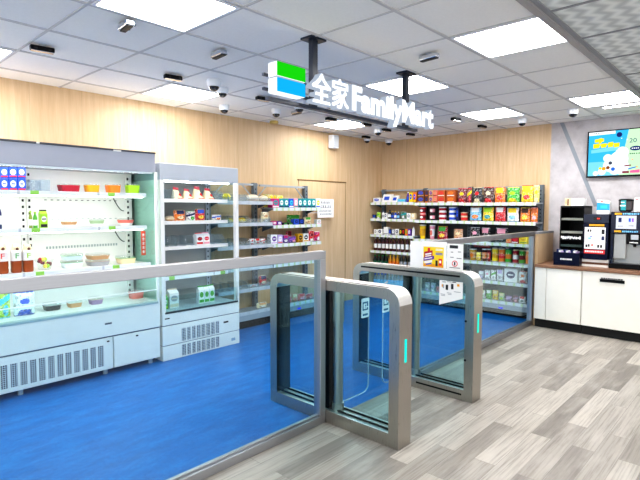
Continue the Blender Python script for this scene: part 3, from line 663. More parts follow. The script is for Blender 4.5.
# ------------------------------------------------------------------ wall racks
def rack(t, axis, a0, a1, face, wall, posts, shelves, top, base_h, back=None, pm=PRICE_X, base=True):
    """shelving along axis with fronts at `face` and backs at `wall`"""
    s = 1 if axis == 0 else -1
    def P3(a, d, z): return (a, d, z) if axis == 0 else (d, a, z)
    for p in posts:
        m = MB(); m.box(P3(p - 0.028, wall - 0.065, 0.0), P3(p + 0.028, wall - 0.012, top), SLATE); up = m.build('post', t)
        m = MB(); z = 0.3
        while z < top - 0.05: m.box(P3(p - 0.006, wall - 0.0665, z), P3(p + 0.006, wall - 0.0645, z + 0.02), BLACKM); z += 0.05
        m.build('post_slots', up)
    m = MB(); m.box(P3(min(posts + (a0 + 0.01,)), wall - 0.055, top - 0.035), P3(max(posts + (a1 - 0.01,)), wall - 0.035, top - 0.01), SHELFG); m.build('top_rail', t)
    for z in shelves:
        m = MB(); m.box(P3(a0, face, z - 0.018), P3(a1, wall - 0.07, z), SHELFG); sh = m.build('shelf', t)
        m = MB(); m.box(P3(a0, face - 0.012, z - 0.038), P3(a1, face, z + 0.004), pm); m.build('price_strip', sh)
        for p in (a0 + 0.03, a1 - 0.03):
            m = MB(); m.prism([(face + 0.02, z - 0.019), (wall - 0.066, z - 0.019), (wall - 0.066, z - 0.085)] if axis == 0 else [(face + 0.02, z - 0.019), (wall - 0.066, z - 0.019), (wall - 0.066, z - 0.085)], axis, p - 0.002, p + 0.002, SLATE) if axis == 0 else m.add([(face + 0.02, p - 0.002, z - 0.019), (wall - 0.066, p - 0.002, z - 0.019), (wall - 0.066, p - 0.002, z - 0.085), (face + 0.02, p + 0.002, z - 0.019), (wall - 0.066, p + 0.002, z - 0.019), (wall - 0.066, p + 0.002, z - 0.085)], [(0, 1, 2), (5, 4, 3), (0, 3, 4, 1), (1, 4, 5, 2), (2, 5, 3, 0)], SLATE)
            m.build('shelf_bracket', sh)
    m = MB(); m.box(P3(a0, face + 0.02, base_h - 0.02), P3(a1, wall - 0.07, base_h), SHELFG); m.box(P3(a0, face + 0.005, base_h - 0.105), P3(a1, face + 0.02, base_h + 0.004), pm if False else SHELFG); m.box(P3(a0, face + 0.06, 0.002), P3(a1, wall - 0.07, base_h - 0.02), BLACKM); bd = m.build('base_deck', t)
    m = MB(); m.box(P3(a0, face - 0.006, base_h - 0.035), P3(a1, face + 0.005, base_h + 0.006), pm); m.build('price_strip', bd)
    if back:
        m = MB(); m.box(P3(a0, wall - 0.034, base_h), P3(a1, wall - 0.024, top - 0.12), back); m.build('back_panel', t)
def brace(t, p, wall, top):
    m = MB()
    for s in (-1, 1):
        if s > 0 and p > 4.9: continue
        m.bar((p + s * 0.20, wall - 0.045, top - 0.03), (p + s * 0.035, wall - 0.045, top - 0.19), 0.012, 0.012, SHELFG)
    m.build('brace', t)
GW = 4.975
t = thing('wall_rack', 'grey wall rack with near empty shelves of buns beside the narrow chiller', 'shelf rack', (3.75, 4.83, 0), 'side wall racks')
rack(t, 0, 3.335, 4.165, 4.67, GW, (3.38, 4.10), (1.55, 1.29, 1.02, 0.755, 0.495), 1.79, 0.21, pm=PRICE_G)
brace(t, 4.10, GW, 1.79); m = MB(); m.bar((3.62, GW - 0.045, 1.76), (3.42, GW - 0.045, 1.60), 0.012, 0.012, SHELFG); m.build('brace', t)
for zz in (1.55, 1.29, 1.02, 0.755, 0.495):
    m = MB(); m.box((3.34, 4.685, zz + 0.001), (4.16, 4.688, zz + 0.05), ACRYL); m.build('front_guard', t)
    for xx in (3.42, 3.52, 3.64, 3.78, 3.80 + 0.02, 4.155): divider(t, xx, 4.69, 4.90, zz + 0.001, 0.085)
t = thing('wall_rack', 'grey wall rack of sweet boxes beside the oak door', 'shelf rack', (4.62, 4.83, 0), 'side wall racks')
rack(t, 0, 4.175, 5.065, 4.665, GW, (5.03,), (1.475, 1.25, 1.01, 0.755), 1.785, 0.21)
brace(t, 5.03, GW, 1.785)
m = MB(); m.box((4.60, 4.652, 0.118), (4.66, 4.66, 0.14), EM('blue_led', '#2233ff', 1.0)); m.build('blue_marker', t)
BACKP = M('rack_back_grey', '#4a4a4c', 0.6)
t = thing('wall_rack', 'left bay of the back wall shelving holding toiletries and dark bottles', 'shelf rack', (6.78, 4.56, 0), 'back wall racks')
rack(t, 1, 4.135, 4.965, 6.61, 6.935, (4.90,), (1.565, 1.30, 1.04, 0.775, 0.50), 1.79, 0.18, pm=PRICE_Y)
t = thing('wall_rack', 'middle bay of the back wall shelving full of noodle packs', 'shelf rack', (6.78, 3.72, 0), 'back wall racks')
rack(t, 1, 3.315, 4.13, 6.61, 6.935, (4.10, 3.345), (1.555, 1.29, 1.00, 0.73, 0.47), 1.79, 0.20, back=BACKP, pm=PRICE_Y)
t = thing('wall_rack', 'right bay of the back wall shelving full of crisp bags', 'shelf rack', (6.78, 2.80, 0), 'back wall racks')
rack(t, 1, 2.30, 3.31, 6.61, 6.935, (2.335,), (1.55, 1.29, 1.00, 0.73, 0.47), 1.79, 0.20, back=BACKP, pm=PRICE_Y)
m = MB(); m.box((6.60, 2.70, 0.10), (6.606, 2.76, 0.125), EM('blue_led', '#2233ff', 1.0)); m.build('blue_marker', t)
ITEMS = [
    ('c1a', 1.173, 0.099, 0.058, 0.081, 'pack', 'blue white red', 'upper blue carton with white oval'),
    ('c1a', 1.233, 0.102, 0.062, 0.082, 'pack', 'blue white red', 'upper blue carton with white oval'),
    ('c1a', 1.294, 0.104, 0.06, 0.083, 'pack', 'blue white red', 'upper blue carton with white oval'),
    ('c1a', 1.171, 0.0, 0.058, 0.097, 'pack', 'blue white red', 'lower blue carton with white oval'),
    ('c1a', 1.231, 0.0, 0.062, 0.1, 'pack', 'blue white red', 'lower blue carton with white oval'),
    ('c1a', 1.292, 0.0, 0.06, 0.103, 'pack', 'blue white red', 'lower blue carton with white oval'),
    ('c1a', 1.391, 0.0, 0.066, 0.093, 'clearbox', 'ice', 'clear plastic organiser box'),
    ('c1a', 1.464, 0.0, 0.072, 0.096, 'clearbox', 'ice', 'clear plastic organiser box'),
    ('c1a', 1.673, 0.0, 0.163, 0.071, 'tray', 'crimson', 'dark red fruit tray'),
    ('c1a', 1.859, 0.0, 0.117, 0.078, 'tray', 'amber', 'amber fruit tray'),
    ('c1a', 2.05, 0.0, 0.12, 0.085, 'tray', 'orange', 'orange fruit tray'),
    ('c1a', 2.236, 0.0, 0.118, 0.092, 'tray', 'lime', 'lime green fruit tray'),
    ('c1b', 1.127, 0.0, 0.05, 0.205, 'bottle', 'navy white navy', 'dark blue bottle'),
    ('c1b', 1.349, 0.0, 0.028, 0.143, 'bottle', 'olive white lime', 'slim green juice bottle with pale label'),
    ('c1b', 1.384, 0.0, 0.035, 0.135, 'bottle', 'leaf white lime', 'short green juice bottle'),
    ('c1b', 1.445, 0.0, 0.056, 0.151, 'carton', 'lime white black', 'green topped juice carton with dark label'),
    ('c1b', 1.662, 0.0, 0.134, 0.061, 'bowl', 'tan white', 'tan salad bowl'),
    ('c1b', 1.898, 0.0, 0.132, 0.071, 'bowl', 'sage white', 'pale green salad bowl'),
    ('c1b', 2.171, 0.0, 0.155, 0.071, 'bowl', 'coral white', 'coral rimmed salad bowl'),
    ('c1c', 1.131, 0.0, 0.087, 0.231, 'pouch', 'red', 'brown drink pouch with red letter'),
    ('c1c', 1.23, 0.0, 0.077, 0.225, 'pouch', 'green', 'brown drink pouch with green letter'),
    ('c1c', 1.312, 0.0, 0.079, 0.221, 'pouch', 'lime', 'brown drink pouch with lime letter'),
    ('c1c', 1.446, 0.0, 0.151, 0.132, 'fruitcup', 'crimson lime', 'cup of cut fruit with red grapes'),
    ('c1c', 1.664, 0.0, 0.163, 0.068, 'clamshell', 'ice leaf', 'lower clear food box with green rim'),
    ('c1c', 1.666, 0.068, 0.163, 0.054, 'clamshell', 'ice leaf', 'upper clear food box with green rim'),
    ('c1c', 1.889, 0.0, 0.185, 0.057, 'clamshell', 'grey tan', 'lower grey food bowl with tan lid'),
    ('c1c', 1.891, 0.057, 0.186, 0.05, 'clamshell', 'tan tan', 'upper shallow tan food bowl'),
    ('c1c', 2.147, 0.0, 0.163, 0.071, 'clamshell', 'cream leaf', 'cream food bowl with green rim'),
    ('c1d', 1.139, 0.0, 0.105, 0.234, 'bag', 'lime cyan cyan', 'lime green bag with cyan top'),
    ('c1d', 1.284, 0.0, 0.165, 0.193, 'bag', 'ice blue blue', 'white bag with blue swirls'),
    ('c1d', 1.52, 0.0, 0.133, 0.062, 'clamshell', 'black grey', 'dark food bowl'),
    ('c1d', 1.702, 0.0, 0.117, 0.058, 'clamshell', 'tan white', 'tan food bowl'),
    ('c1d', 1.888, 0.0, 0.116, 0.064, 'clamshell', 'mauve tan', 'mauve food bowl'),
    ('c1d', 2.279, 0.0, 0.131, 0.089, 'clamshell', 'coral coral', 'flat coral tray'),
    ('c2a', 2.729, 0.0, 0.125, 0.126, 'bread', 'white red', 'triangular bread bag with red top'),
    ('c2a', 2.851, 0.0, 0.119, 0.115, 'bread', 'white red', 'triangular bread bag with red top'),
    ('c2a', 2.978, 0.0, 0.135, 0.142, 'bread', 'white red', 'triangular bread bag with red top'),
    ('c2a', 3.107, 0.0, 0.133, 0.128, 'bread', 'white red', 'triangular bread bag with red top'),
    ('c2b', 2.561, 0.0, 0.065, 0.045, 'bun', 'cream', 'cream wrapped bun'),
    ('c2b', 2.653, 0.0, 0.106, 0.054, 'bun', 'cream', 'golden wrapped bun'),
    ('c2b', 2.752, 0.0, 0.145, 0.114, 'bag', 'orange navy cream', 'orange and navy bread bag'),
    ('c2b', 2.88, 0.0, 0.114, 0.104, 'bag', 'white navy green', 'white and green bread bag'),
    ('c2b', 2.996, 0.0, 0.13, 0.124, 'bag', 'red blue yellow', 'red and blue bread bag'),
    ('c2b', 3.205, 0.0, 0.125, 0.065, 'bag', 'white blue orange', 'small blue and white snack pack'),
    ('c2c', 2.975, 0.0, 0.084, 0.126, 'carton', 'white maroon red', 'white drink carton with dark red band'),
    ('c2c', 3.061, 0.0, 0.081, 0.128, 'carton', 'white red pink', 'white drink carton with pink label'),
    ('c2d', 3.129, 0.0, 0.09, 0.035, 'pack', 'maroon white red', 'dark red dessert pack'),
    ('c2d', 3.235, 0.0, 0.093, 0.02, 'pack', 'tan white red', 'tan dessert pack'),
    ('c2e', 2.517, 0.0, 0.054, 0.142, 'carton', 'green white lime', 'bright green carton'),
    ('c2e', 2.614, 0.0, 0.106, 0.191, 'carton', 'white grey beige', 'tall plain white milk carton'),
    ('c2e', 2.934, 0.0, 0.063, 0.184, 'carton', 'white leaf green', 'green and white juice carton'),
    ('c2e', 2.999, 0.0, 0.061, 0.182, 'carton', 'white leaf green', 'green and white juice carton'),
    ('c2e', 3.065, 0.0, 0.064, 0.185, 'carton', 'white leaf green', 'green and white juice carton'),
    ('gla', 3.54, 0.0, 0.115, 0.09, 'bun', 'yellow', 'flat yellow wrapped bun'),
    ('gla', 3.936, 0.0, 0.198, 0.087, 'bun', 'cream', 'golden loaf bun'),
    ('gla', 4.109, 0.0, 0.132, 0.078, 'bun', 'cream', 'golden loaf bun'),
    ('glb', 3.579, 0.0, 0.116, 0.057, 'bun', 'yellow', 'pale wrapped roll'),
    ('glb', 3.769, 0.0, 0.13, 0.061, 'bun', 'yellow', 'pale wrapped roll'),
    ('glb', 4.112, 0.0, 0.141, 0.132, 'bag', 'cream tan white', 'tall cream bread bag'),
    ('glc', 3.887, 0.0, 0.078, 0.078, 'bag', 'white red red', 'small red and white packet'),
    ('glc', 3.973, 0.0, 0.084, 0.074, 'bag', 'white red red', 'small red and white packet'),
    ('glc', 4.064, 0.0, 0.082, 0.07, 'bag', 'white red red', 'small red and white packet'),
    ('gle', 3.907, 0.0, 0.159, 0.032, 'bag', 'white red coral', 'low white and red packet'),
    ('gle', 4.069, 0.0, 0.133, 0.128, 'bag', 'red navy cream', 'red bag with dark top'),
    ('glf', 4.051, 0.0, 0.165, 0.068, 'bag', 'cream tan white', 'cream and brown bread bag'),
    ('gra', 4.263, 0.0, 0.125, 0.117, 'pack', 'magenta teal white', 'pink and teal sweet box'),
    ('gra', 4.367, 0.0, 0.079, 0.118, 'pack', 'teal white navy', 'teal sweet box'),
    ('gra', 4.452, 0.0, 0.082, 0.12, 'pack', 'teal white navy', 'teal sweet box'),
    ('gra', 4.541, 0.0, 0.088, 0.121, 'pack', 'blue cyan white', 'bright blue sweet box'),
    ('gra', 4.626, 0.0, 0.075, 0.123, 'pack', 'pink white teal', 'pale pink sweet box'),
    ('gra', 4.707, 0.0, 0.082, 0.124, 'pack', 'teal white navy', 'teal sweet box'),
    ('gra', 4.793, 0.0, 0.083, 0.125, 'pack', 'teal white navy', 'teal sweet box'),
    ('gra', 4.881, 0.0, 0.084, 0.127, 'pack', 'teal white navy', 'teal sweet box'),
    ('gra', 4.968, 0.0, 0.083, 0.128, 'pack', 'teal white navy', 'teal sweet box'),
    ('gra', 5.06, 0.0, 0.092, 0.129, 'pack', 'white yellow blue', 'white sweet box with yellow patch'),
    ('gra', 4.265, 0.0, 0.18, 0.171, 'backpack', 'yellow yellow olive', 'tall yellow packet behind sweet boxes'),
    ('gra', 4.449, 0.0, 0.169, 0.166, 'backpack', 'yellow yellow olive', 'tall yellow packet behind sweet boxes'),
    ('grb', 4.245, 0.0, 0.077, 0.053, 'pack', 'magenta white purple', 'small magenta gum pack'),
    ('grb', 4.33, 0.0, 0.082, 0.051, 'pack', 'purple white pink', 'small purple gum pack'),
    ('grb', 4.438, 0.0, 0.08, 0.034, 'pack', 'black green white', 'small black gum pack'),
    ('grb', 4.528, 0.0, 0.082, 0.032, 'pack', 'black green white', 'small black gum pack'),
    ('grb', 4.635, 0.0, 0.093, 0.076, 'pack', 'blue navy blue', 'short blue box'),
    ('grb', 4.735, 0.0, 0.096, 0.075, 'pack', 'navy blue navy', 'short navy box'),
    ('grb', 4.731, 0.0, 0.249, 0.132, 'backpack', 'green green yellow', 'green sweet bag behind the blue boxes'),
    ('grb', 4.865, 0.0, 0.138, 0.101, 'bag', 'cream green tan', 'cream packet with green top'),
    ('grb', 5.076, 0.0, 0.082, 0.063, 'pack', 'white grey pink', 'small white packet at the end'),
    ('grc', 4.236, 0.0, 0.111, 0.123, 'pack', 'white purple lilac', 'white and purple biscuit box'),
    ('grc', 4.341, 0.0, 0.088, 0.117, 'pack', 'lilac white coral', 'lilac biscuit box'),
    ('grc', 4.444, 0.0, 0.104, 0.11, 'bag', 'purple magenta white', 'purple sweet bag'),
    ('grc', 4.578, 0.0, 0.15, 0.088, 'bag', 'purple violet pink', 'purple sweet bag'),
    ('grc', 4.71, 0.0, 0.096, 0.116, 'pack', 'gold black brown', 'gold biscuit box'),
    ('grc', 4.817, 0.0, 0.108, 0.116, 'pack', 'white black gold', 'white biscuit box with black top'),
    ('grc', 4.934, 0.0, 0.112, 0.154, 'bag', 'red maroon white', 'red sweet bag'),
    ('grc', 5.056, 0.0, 0.123, 0.136, 'bag', 'magenta red white', 'magenta sweet bag at the end'),
    ('grc', 4.625, 0.0, 0.112, 0.15, 'backpack', 'red maroon red', 'red packet standing at the back'),
    ('gre', 4.383, 0.0, 0.12, 0.142, 'bag', 'red cream red', 'red and cream snack bag'),
    ('gre', 4.502, 0.0, 0.105, 0.127, 'bag', 'coral cream red', 'coral snack bag'),
    ('gre', 4.612, 0.0, 0.109, 0.113, 'bag', 'tan cream coral', 'tan snack bag'),
    ('gre', 4.749, 0.0, 0.153, 0.096, 'bag', 'coral red pink', 'pink and red snack bag'),
    ('gre', 4.906, 0.0, 0.14, 0.077, 'bag', 'crimson coral pink', 'crimson snack bag'),
    ('bla', 4.963, 0.0, 0.165, 0.081, 'pack', 'white blue white', 'white tissue box'),
    ('bla', 4.761, 0.0, 0.2, 0.136, 'leanpack', 'white blue white', 'leaning white and blue tissue pack'),
    ('bla', 4.59, 0.0, 0.13, 0.113, 'leanpack', 'white blue white', 'leaning white and blue tissue pack'),
    ('bla', 4.43, 0.0, 0.17, 0.055, 'pack', 'sky cyan white', 'flat sky blue pack'),
    ('bla', 4.309, 0.0, 0.055, 0.164, 'bottle', 'purple blue white', 'slim purple and blue bottle'),
    ('bla', 4.24, 0.0, 0.071, 0.158, 'pack', 'yellow blue yellow', 'yellow and blue box'),
    ('bla', 4.164, 0.0, 0.07, 0.156, 'pack', 'orange blue yellow', 'orange and blue box'),
    ('blb', 5.017, 0.0, 0.073, 0.066, 'pack', 'navy blue white', 'navy soap box'),
    ('blb', 4.926, 0.0, 0.096, 0.11, 'bag', 'lime green white', 'lime green sachet'),
    ('blb', 4.827, 0.0, 0.061, 0.127, 'bottle', 'white grey navy', 'white bottle with dark cap'),
    ('blb', 4.76, 0.0, 0.056, 0.095, 'pack', 'white navy white', 'small white box'),
    ('blb', 4.694, 0.0, 0.065, 0.144, 'bottle', 'black white black', 'black bottle with white label'),
    ('blb', 4.629, 0.0, 0.059, 0.12, 'bottle', 'navy blue yellow', 'navy bottle with yellow cap'),
    ('blb', 4.565, 0.0, 0.056, 0.121, 'bottle', 'blue white yellow', 'blue bottle with yellow cap'),
    ('blb', 4.504, 0.0, 0.054, 0.113, 'bottle', 'navy sky white', 'navy bottle with white cap'),
    ('blb', 4.402, 0.0, 0.14, 0.117, 'bag', 'forest teal white', 'dark green pouch'),
    ('blb', 4.28, 0.0, 0.081, 0.096, 'pack', 'white grey white', 'white paper pack'),
    ('blb', 4.193, 0.0, 0.082, 0.096, 'pack', 'cream white cream', 'cream paper pack'),
    ('blc', 4.982, 0.0, 0.075, 0.08, 'pack', 'white grey white', 'white carton at left end'),
    ('blc', 4.885, 0.0, 0.102, 0.088, 'pack', 'white navy white', 'white and navy carton'),
    ('blc', 4.751, 0.0, 0.106, 0.125, 'pack', 'white white grey', 'tall plain white box'),
    ('blc', 4.663, 0.0, 0.059, 0.09, 'pack', 'navy blue white', 'small navy box'),
    ('blc', 4.593, 0.0, 0.066, 0.097, 'pack', 'grey white navy', 'grey toiletry box'),
    ('blc', 4.514, 0.0, 0.079, 0.099, 'pack', 'white navy grey', 'white toiletry box with navy print'),
    ('blc', 4.439, 0.0, 0.057, 0.102, 'pack', 'black yellow black', 'black box with yellow print'),
    ('blc', 4.38, 0.0, 0.051, 0.104, 'pack', 'black red black', 'black box with red print'),
    ('blc', 4.322, 0.0, 0.053, 0.105, 'pack', 'orange green orange', 'orange and green box'),
    ('blc', 4.261, 0.0, 0.061, 0.107, 'pack', 'purple white purple', 'purple box'),
    ('blc', 4.191, 0.0, 0.055, 0.148, 'bottle', 'white white grey', 'white bottle at right end'),
    ('bld', 4.997, 0.0, 0.071, 0.21, 'bottle', 'wine white white', 'wine red bottle with white cap'),
    ('bld', 4.91, 0.0, 0.07, 0.214, 'bottle', 'wine white white', 'wine red bottle with white cap'),
    ('bld', 4.82, 0.0, 0.068, 0.218, 'bottle', 'wine white white', 'wine red bottle with white cap'),
    ('bld', 4.737, 0.0, 0.068, 0.221, 'bottle', 'wine white white', 'wine red bottle with white cap'),
    ('bld', 4.656, 0.0, 0.068, 0.225, 'bottle', 'wine white white', 'wine red bottle with white cap'),
    ('bld', 4.576, 0.0, 0.066, 0.228, 'bottle', 'wine white white', 'wine red bottle with white cap'),
    ('bld', 4.492, 0.0, 0.065, 0.231, 'bottle', 'wine white white', 'wine red bottle with white cap'),
    ('bld', 4.412, 0.0, 0.065, 0.235, 'bottle', 'wine white white', 'wine red bottle with white cap'),
    ('bld', 4.316, 0.0, 0.063, 0.239, 'bottle', 'wine white white', 'wine red bottle with white cap'),
    ('bld', 4.23, 0.0, 0.062, 0.242, 'bottle', 'wine white white', 'wine red bottle with white cap'),
    ('ble', 5.008, 0.0, 0.071, 0.191, 'bottle', 'dark forest green', 'dark bottle with green cap'),
    ('ble', 4.923, 0.0, 0.07, 0.197, 'bottle', 'dark forest green', 'dark bottle with green cap'),
    ('ble', 4.838, 0.0, 0.069, 0.202, 'bottle', 'dark forest green', 'dark bottle with green cap'),
    ('ble', 4.756, 0.0, 0.068, 0.208, 'bottle', 'dark forest green', 'dark bottle with green cap'),
    ('ble', 4.668, 0.0, 0.068, 0.214, 'bottle', 'amber orange yellow', 'amber bottle with yellow cap'),
    ('ble', 4.589, 0.0, 0.066, 0.219, 'bottle', 'amber orange yellow', 'amber bottle with yellow cap'),
    ('ble', 4.511, 0.0, 0.065, 0.224, 'bottle', 'amber orange yellow', 'amber bottle with yellow cap'),
    ('ble', 4.431, 0.0, 0.064, 0.229, 'bottle', 'dark grey grey', 'dark bottle with grey cap'),
    ('ble', 4.352, 0.0, 0.064, 0.234, 'bottle', 'dark grey grey', 'dark bottle with grey cap'),
    ('ble', 4.266, 0.0, 0.062, 0.24, 'bottle', 'dark grey grey', 'dark bottle with grey cap'),
    ('blf', 5.0, 0.0, 0.071, 0.202, 'bottle', 'water sky blue', 'clear water bottle with blue cap'),
    ('blf', 4.923, 0.0, 0.071, 0.209, 'bottle', 'water sky blue', 'clear water bottle with blue cap'),
    ('blf', 4.848, 0.0, 0.069, 0.216, 'bottle', 'water sky blue', 'clear water bottle with blue cap'),
    ('blf', 4.77, 0.0, 0.068, 0.223, 'bottle', 'water sky blue', 'clear water bottle with blue cap'),
    ('blf', 4.688, 0.0, 0.068, 0.23, 'bottle', 'water sky white', 'clear water bottle with white cap'),
    ('blf', 4.619, 0.0, 0.067, 0.237, 'bottle', 'water sky white', 'clear water bottle with white cap'),
    ('blf', 4.554, 0.0, 0.066, 0.242, 'bottle', 'water sky white', 'clear water bottle with white cap'),
    ('blf', 4.492, 0.0, 0.066, 0.248, 'bottle', 'water sky green', 'clear water bottle with green cap'),
    ('blf', 4.425, 0.0, 0.065, 0.254, 'bottle', 'water sky green', 'clear water bottle with green cap'),
    ('bma', 4.053, 0.0, 0.129, 0.101, 'pack', 'brown blue tan', 'lower brown cup noodle pack with blue logo'),
    ('bma', 4.054, 0.101, 0.129, 0.094, 'pack', 'brown blue tan', 'upper brown cup noodle pack with blue logo'),
    ('bma', 3.951, 0.0, 0.064, 0.1, 'pack', 'brown navy orange', 'lower narrow brown noodle pack'),
    ('bma', 3.952, 0.1, 0.065, 0.092, 'pack', 'brown navy orange', 'upper narrow brown noodle pack'),
    ('bma', 3.878, 0.0, 0.072, 0.099, 'pack', 'tan purple brown', 'lower tan noodle pack with purple patch'),
    ('bma', 3.879, 0.099, 0.072, 0.092, 'pack', 'tan purple brown', 'upper tan noodle pack with purple patch'),
    ('bma', 3.804, 0.0, 0.067, 0.098, 'pack', 'coral tan brown', 'lower coral noodle pack'),
    ('bma', 3.806, 0.098, 0.068, 0.091, 'pack', 'coral tan brown', 'upper coral noodle pack'),
    ('bma', 3.702, 0.0, 0.128, 0.096, 'pack', 'rust red white', 'lower rust noodle pack with red logo'),
    ('bma', 3.704, 0.096, 0.127, 0.091, 'pack', 'rust red white', 'upper rust noodle pack with red logo'),
    ('bma', 3.546, 0.0, 0.14, 0.094, 'pack', 'rust orange white', 'lower rust noodle pack with orange logo'),
    ('bma', 3.548, 0.094, 0.14, 0.089, 'pack', 'rust orange white', 'upper rust noodle pack with orange logo'),
    ('bma', 3.376, 0.0, 0.148, 0.21, 'bag', 'maroon yellow red', 'maroon noodle bag with yellow dots'),
    ('bmb', 4.037, 0.0, 0.104, 0.099, 'tub', 'red maroon white', 'lower red noodle tub'),
    ('bmb', 4.039, 0.099, 0.104, 0.104, 'tub', 'red maroon white', 'upper red noodle tub'),
    ('bmb', 3.868, 0.0, 0.093, 0.101, 'tub', 'black pink white', 'lower black noodle tub with pink print'),
    ('bmb', 3.869, 0.101, 0.093, 0.102, 'tub', 'black pink white', 'upper black noodle tub with pink print'),
    ('bmb', 3.702, 0.0, 0.127, 0.069, 'tub', 'white crimson crimson', 'bottom white noodle tub with crimson print'),
    ('bmb', 3.703, 0.069, 0.126, 0.067, 'tub', 'white crimson crimson', 'middle white noodle tub with crimson print'),
    ('bmb', 3.704, 0.136, 0.127, 0.067, 'tub', 'white crimson crimson', 'top white noodle tub with crimson print'),
    ('bmb', 3.535, 0.0, 0.129, 0.071, 'tub', 'white blue blue', 'bottom white noodle tub with blue print'),
    ('bmb', 3.537, 0.071, 0.129, 0.066, 'tub', 'white blue blue', 'middle white noodle tub with blue print'),
    ('bmb', 3.537, 0.137, 0.129, 0.066, 'tub', 'white blue blue', 'top white noodle tub with blue print'),
    ('bmb', 3.438, 0.0, 0.044, 0.196, 'pack', 'navy blue navy', 'narrow navy noodle box'),
    ('bmb', 3.349, 0.0, 0.113, 0.067, 'tub', 'tan red red', 'lower tan noodle tub with red print'),
    ('bmb', 3.351, 0.067, 0.114, 0.061, 'tub', 'tan red red', 'upper tan noodle tub with red print'),
    ('bmc', 4.037, 0.0, 0.11, 0.219, 'cup', 'yellow gold gold', 'tall yellow noodle cup'),
    ('bmc', 3.865, 0.0, 0.091, 0.217, 'cup', 'pink white coral', 'tall pink noodle cup'),
    ('bmc', 3.683, 0.0, 0.174, 0.205, 'bag', 'crimson green yellow', 'crimson noodle bag with green print'),
    ('bmc', 3.427, 0.0, 0.158, 0.172, 'bag', 'tan cream coral', 'tan round noodle bag'),
    ('bmf', 3.922, 0.0, 0.096, 0.133, 'bag', 'grey white lilac', 'grey wrapped bag'),
    ('bmf', 3.821, 0.0, 0.094, 0.135, 'bag', 'grey lilac white', 'grey wrapped bag'),
    ('bmf', 3.731, 0.0, 0.074, 0.091, 'bag', 'coral red pink', 'coral red bag'),
    ('bra', 3.258, 0.0, 0.073, 0.214, 'bag', 'maroon yellow red', 'narrow maroon noodle bag'),
    ('bra', 3.143, 0.0, 0.145, 0.221, 'bag', 'black red cream', 'black crisp bag with red print'),
    ('bra', 2.978, 0.0, 0.159, 0.221, 'bag', 'chocolate cream red', 'dark brown crisp bag'),
    ('bra', 2.816, 0.0, 0.154, 0.216, 'bag', 'orange yellow red', 'orange crisp bag'),
    ('bra', 2.639, 0.0, 0.187, 0.212, 'bag', 'green lime yellow', 'green crisp bag'),
    ('bra', 2.452, 0.0, 0.169, 0.229, 'bag', 'yellow yellow red', 'bright yellow crisp bag'),
    ('bra', 2.325, 0.0, 0.077, 0.223, 'bag', 'lemon yellow cream', 'pale yellow crisp bag at the right end'),
    ('brb', 3.164, 0.0, 0.18, 0.206, 'bag', 'sky white orange', 'light blue crisp bag'),
    ('brb', 2.982, 0.0, 0.172, 0.206, 'bag', 'yellow lime teal', 'yellow and lime crisp bag'),
    ('brb', 2.809, 0.0, 0.161, 0.206, 'bag', 'red white crimson', 'red crisp bag with white print'),
    ('brb', 2.635, 0.0, 0.175, 0.196, 'bag', 'white yellow sky', 'white crisp bag with yellow base'),
    ('brb', 2.468, 0.0, 0.14, 0.195, 'bag', 'orange chocolate yellow', 'orange crisp bag with dark print'),
    ('brb', 2.346, 0.0, 0.096, 0.195, 'bag', 'orange rust pink', 'rust orange crisp bag at the end'),
    ('brc', 3.164, 0.0, 0.157, 0.204, 'bag', 'black pink white', 'black snack bag with pink print'),
    ('brc', 3.006, 0.0, 0.14, 0.202, 'bag', 'black pink white', 'black snack bag with pink print'),
    ('brc', 2.78, 0.0, 0.181, 0.205, 'bag', 'black pink white', 'black snack bag with pink print'),
    ('brc', 2.675, 0.0, 0.071, 0.1, 'pack', 'tan orange red', 'low tan box'),
    ('brc', 2.587, 0.0, 0.097, 0.117, 'pack', 'crimson red white', 'low crimson box'),
    ('brc', 2.476, 0.0, 0.112, 0.139, 'pack', 'yellow gold olive', 'low yellow box'),
    ('brd', 3.202, 0.0, 0.107, 0.162, 'cup', 'gold tan orange', 'gold snack cup'),
    ('brd', 3.103, 0.0, 0.077, 0.125, 'bag', 'yellow lemon gold', 'short yellow snack bag'),
    ('brd', 3.022, 0.0, 0.077, 0.172, 'cup', 'chocolate orange tan', 'brown snack cup with orange print'),
    ('brd', 2.952, 0.0, 0.055, 0.176, 'cup', 'maroon red tan', 'maroon snack cup'),
    ('brd', 2.869, 0.0, 0.085, 0.191, 'tube', 'yellow gold yellow', 'yellow crisp tube'),
    ('brd', 2.774, 0.0, 0.083, 0.191, 'tube', 'orange red orange', 'orange crisp tube'),
    ('brd', 2.683, 0.0, 0.083, 0.192, 'tube', 'green orange forest', 'green crisp tube with orange base'),
    ('brd', 2.583, 0.0, 0.075, 0.187, 'tube', 'crimson white crimson', 'crimson crisp tube'),
    ('brd', 2.494, 0.0, 0.079, 0.186, 'tube', 'green maroon green', 'green crisp tube with maroon band'),
    ('brd', 2.416, 0.0, 0.056, 0.187, 'tube', 'orange orange orange', 'orange crisp tube'),
    ('bre', 3.053, 0.0, 0.089, 0.117, 'bag', 'grey white lilac', 'grey paper towel bag'),
    ('bre', 2.962, 0.0, 0.083, 0.139, 'bag', 'white pink grey', 'white and pink paper bag'),
    ('bre', 2.877, 0.0, 0.077, 0.147, 'bag', 'white leaf grey', 'white bag with green print'),
    ('bre', 2.784, 0.0, 0.095, 0.163, 'bag', 'white lilac grey', 'white bag with lilac print'),
    ('bre', 2.47, 0.0, 0.113, 0.165, 'bag', 'white orange red', 'white bag with orange print'),
    ('bre', 2.63, 0.0, 0.185, 0.182, 'pack', 'white navy white', 'wide white tissue pack with navy oval'),
    ('brf', 3.035, 0.0, 0.096, 0.118, 'bag', 'white cream leaf', 'white snack bag'),
    ('brf', 2.937, 0.0, 0.09, 0.129, 'bag', 'leaf white green', 'white and green snack bag'),
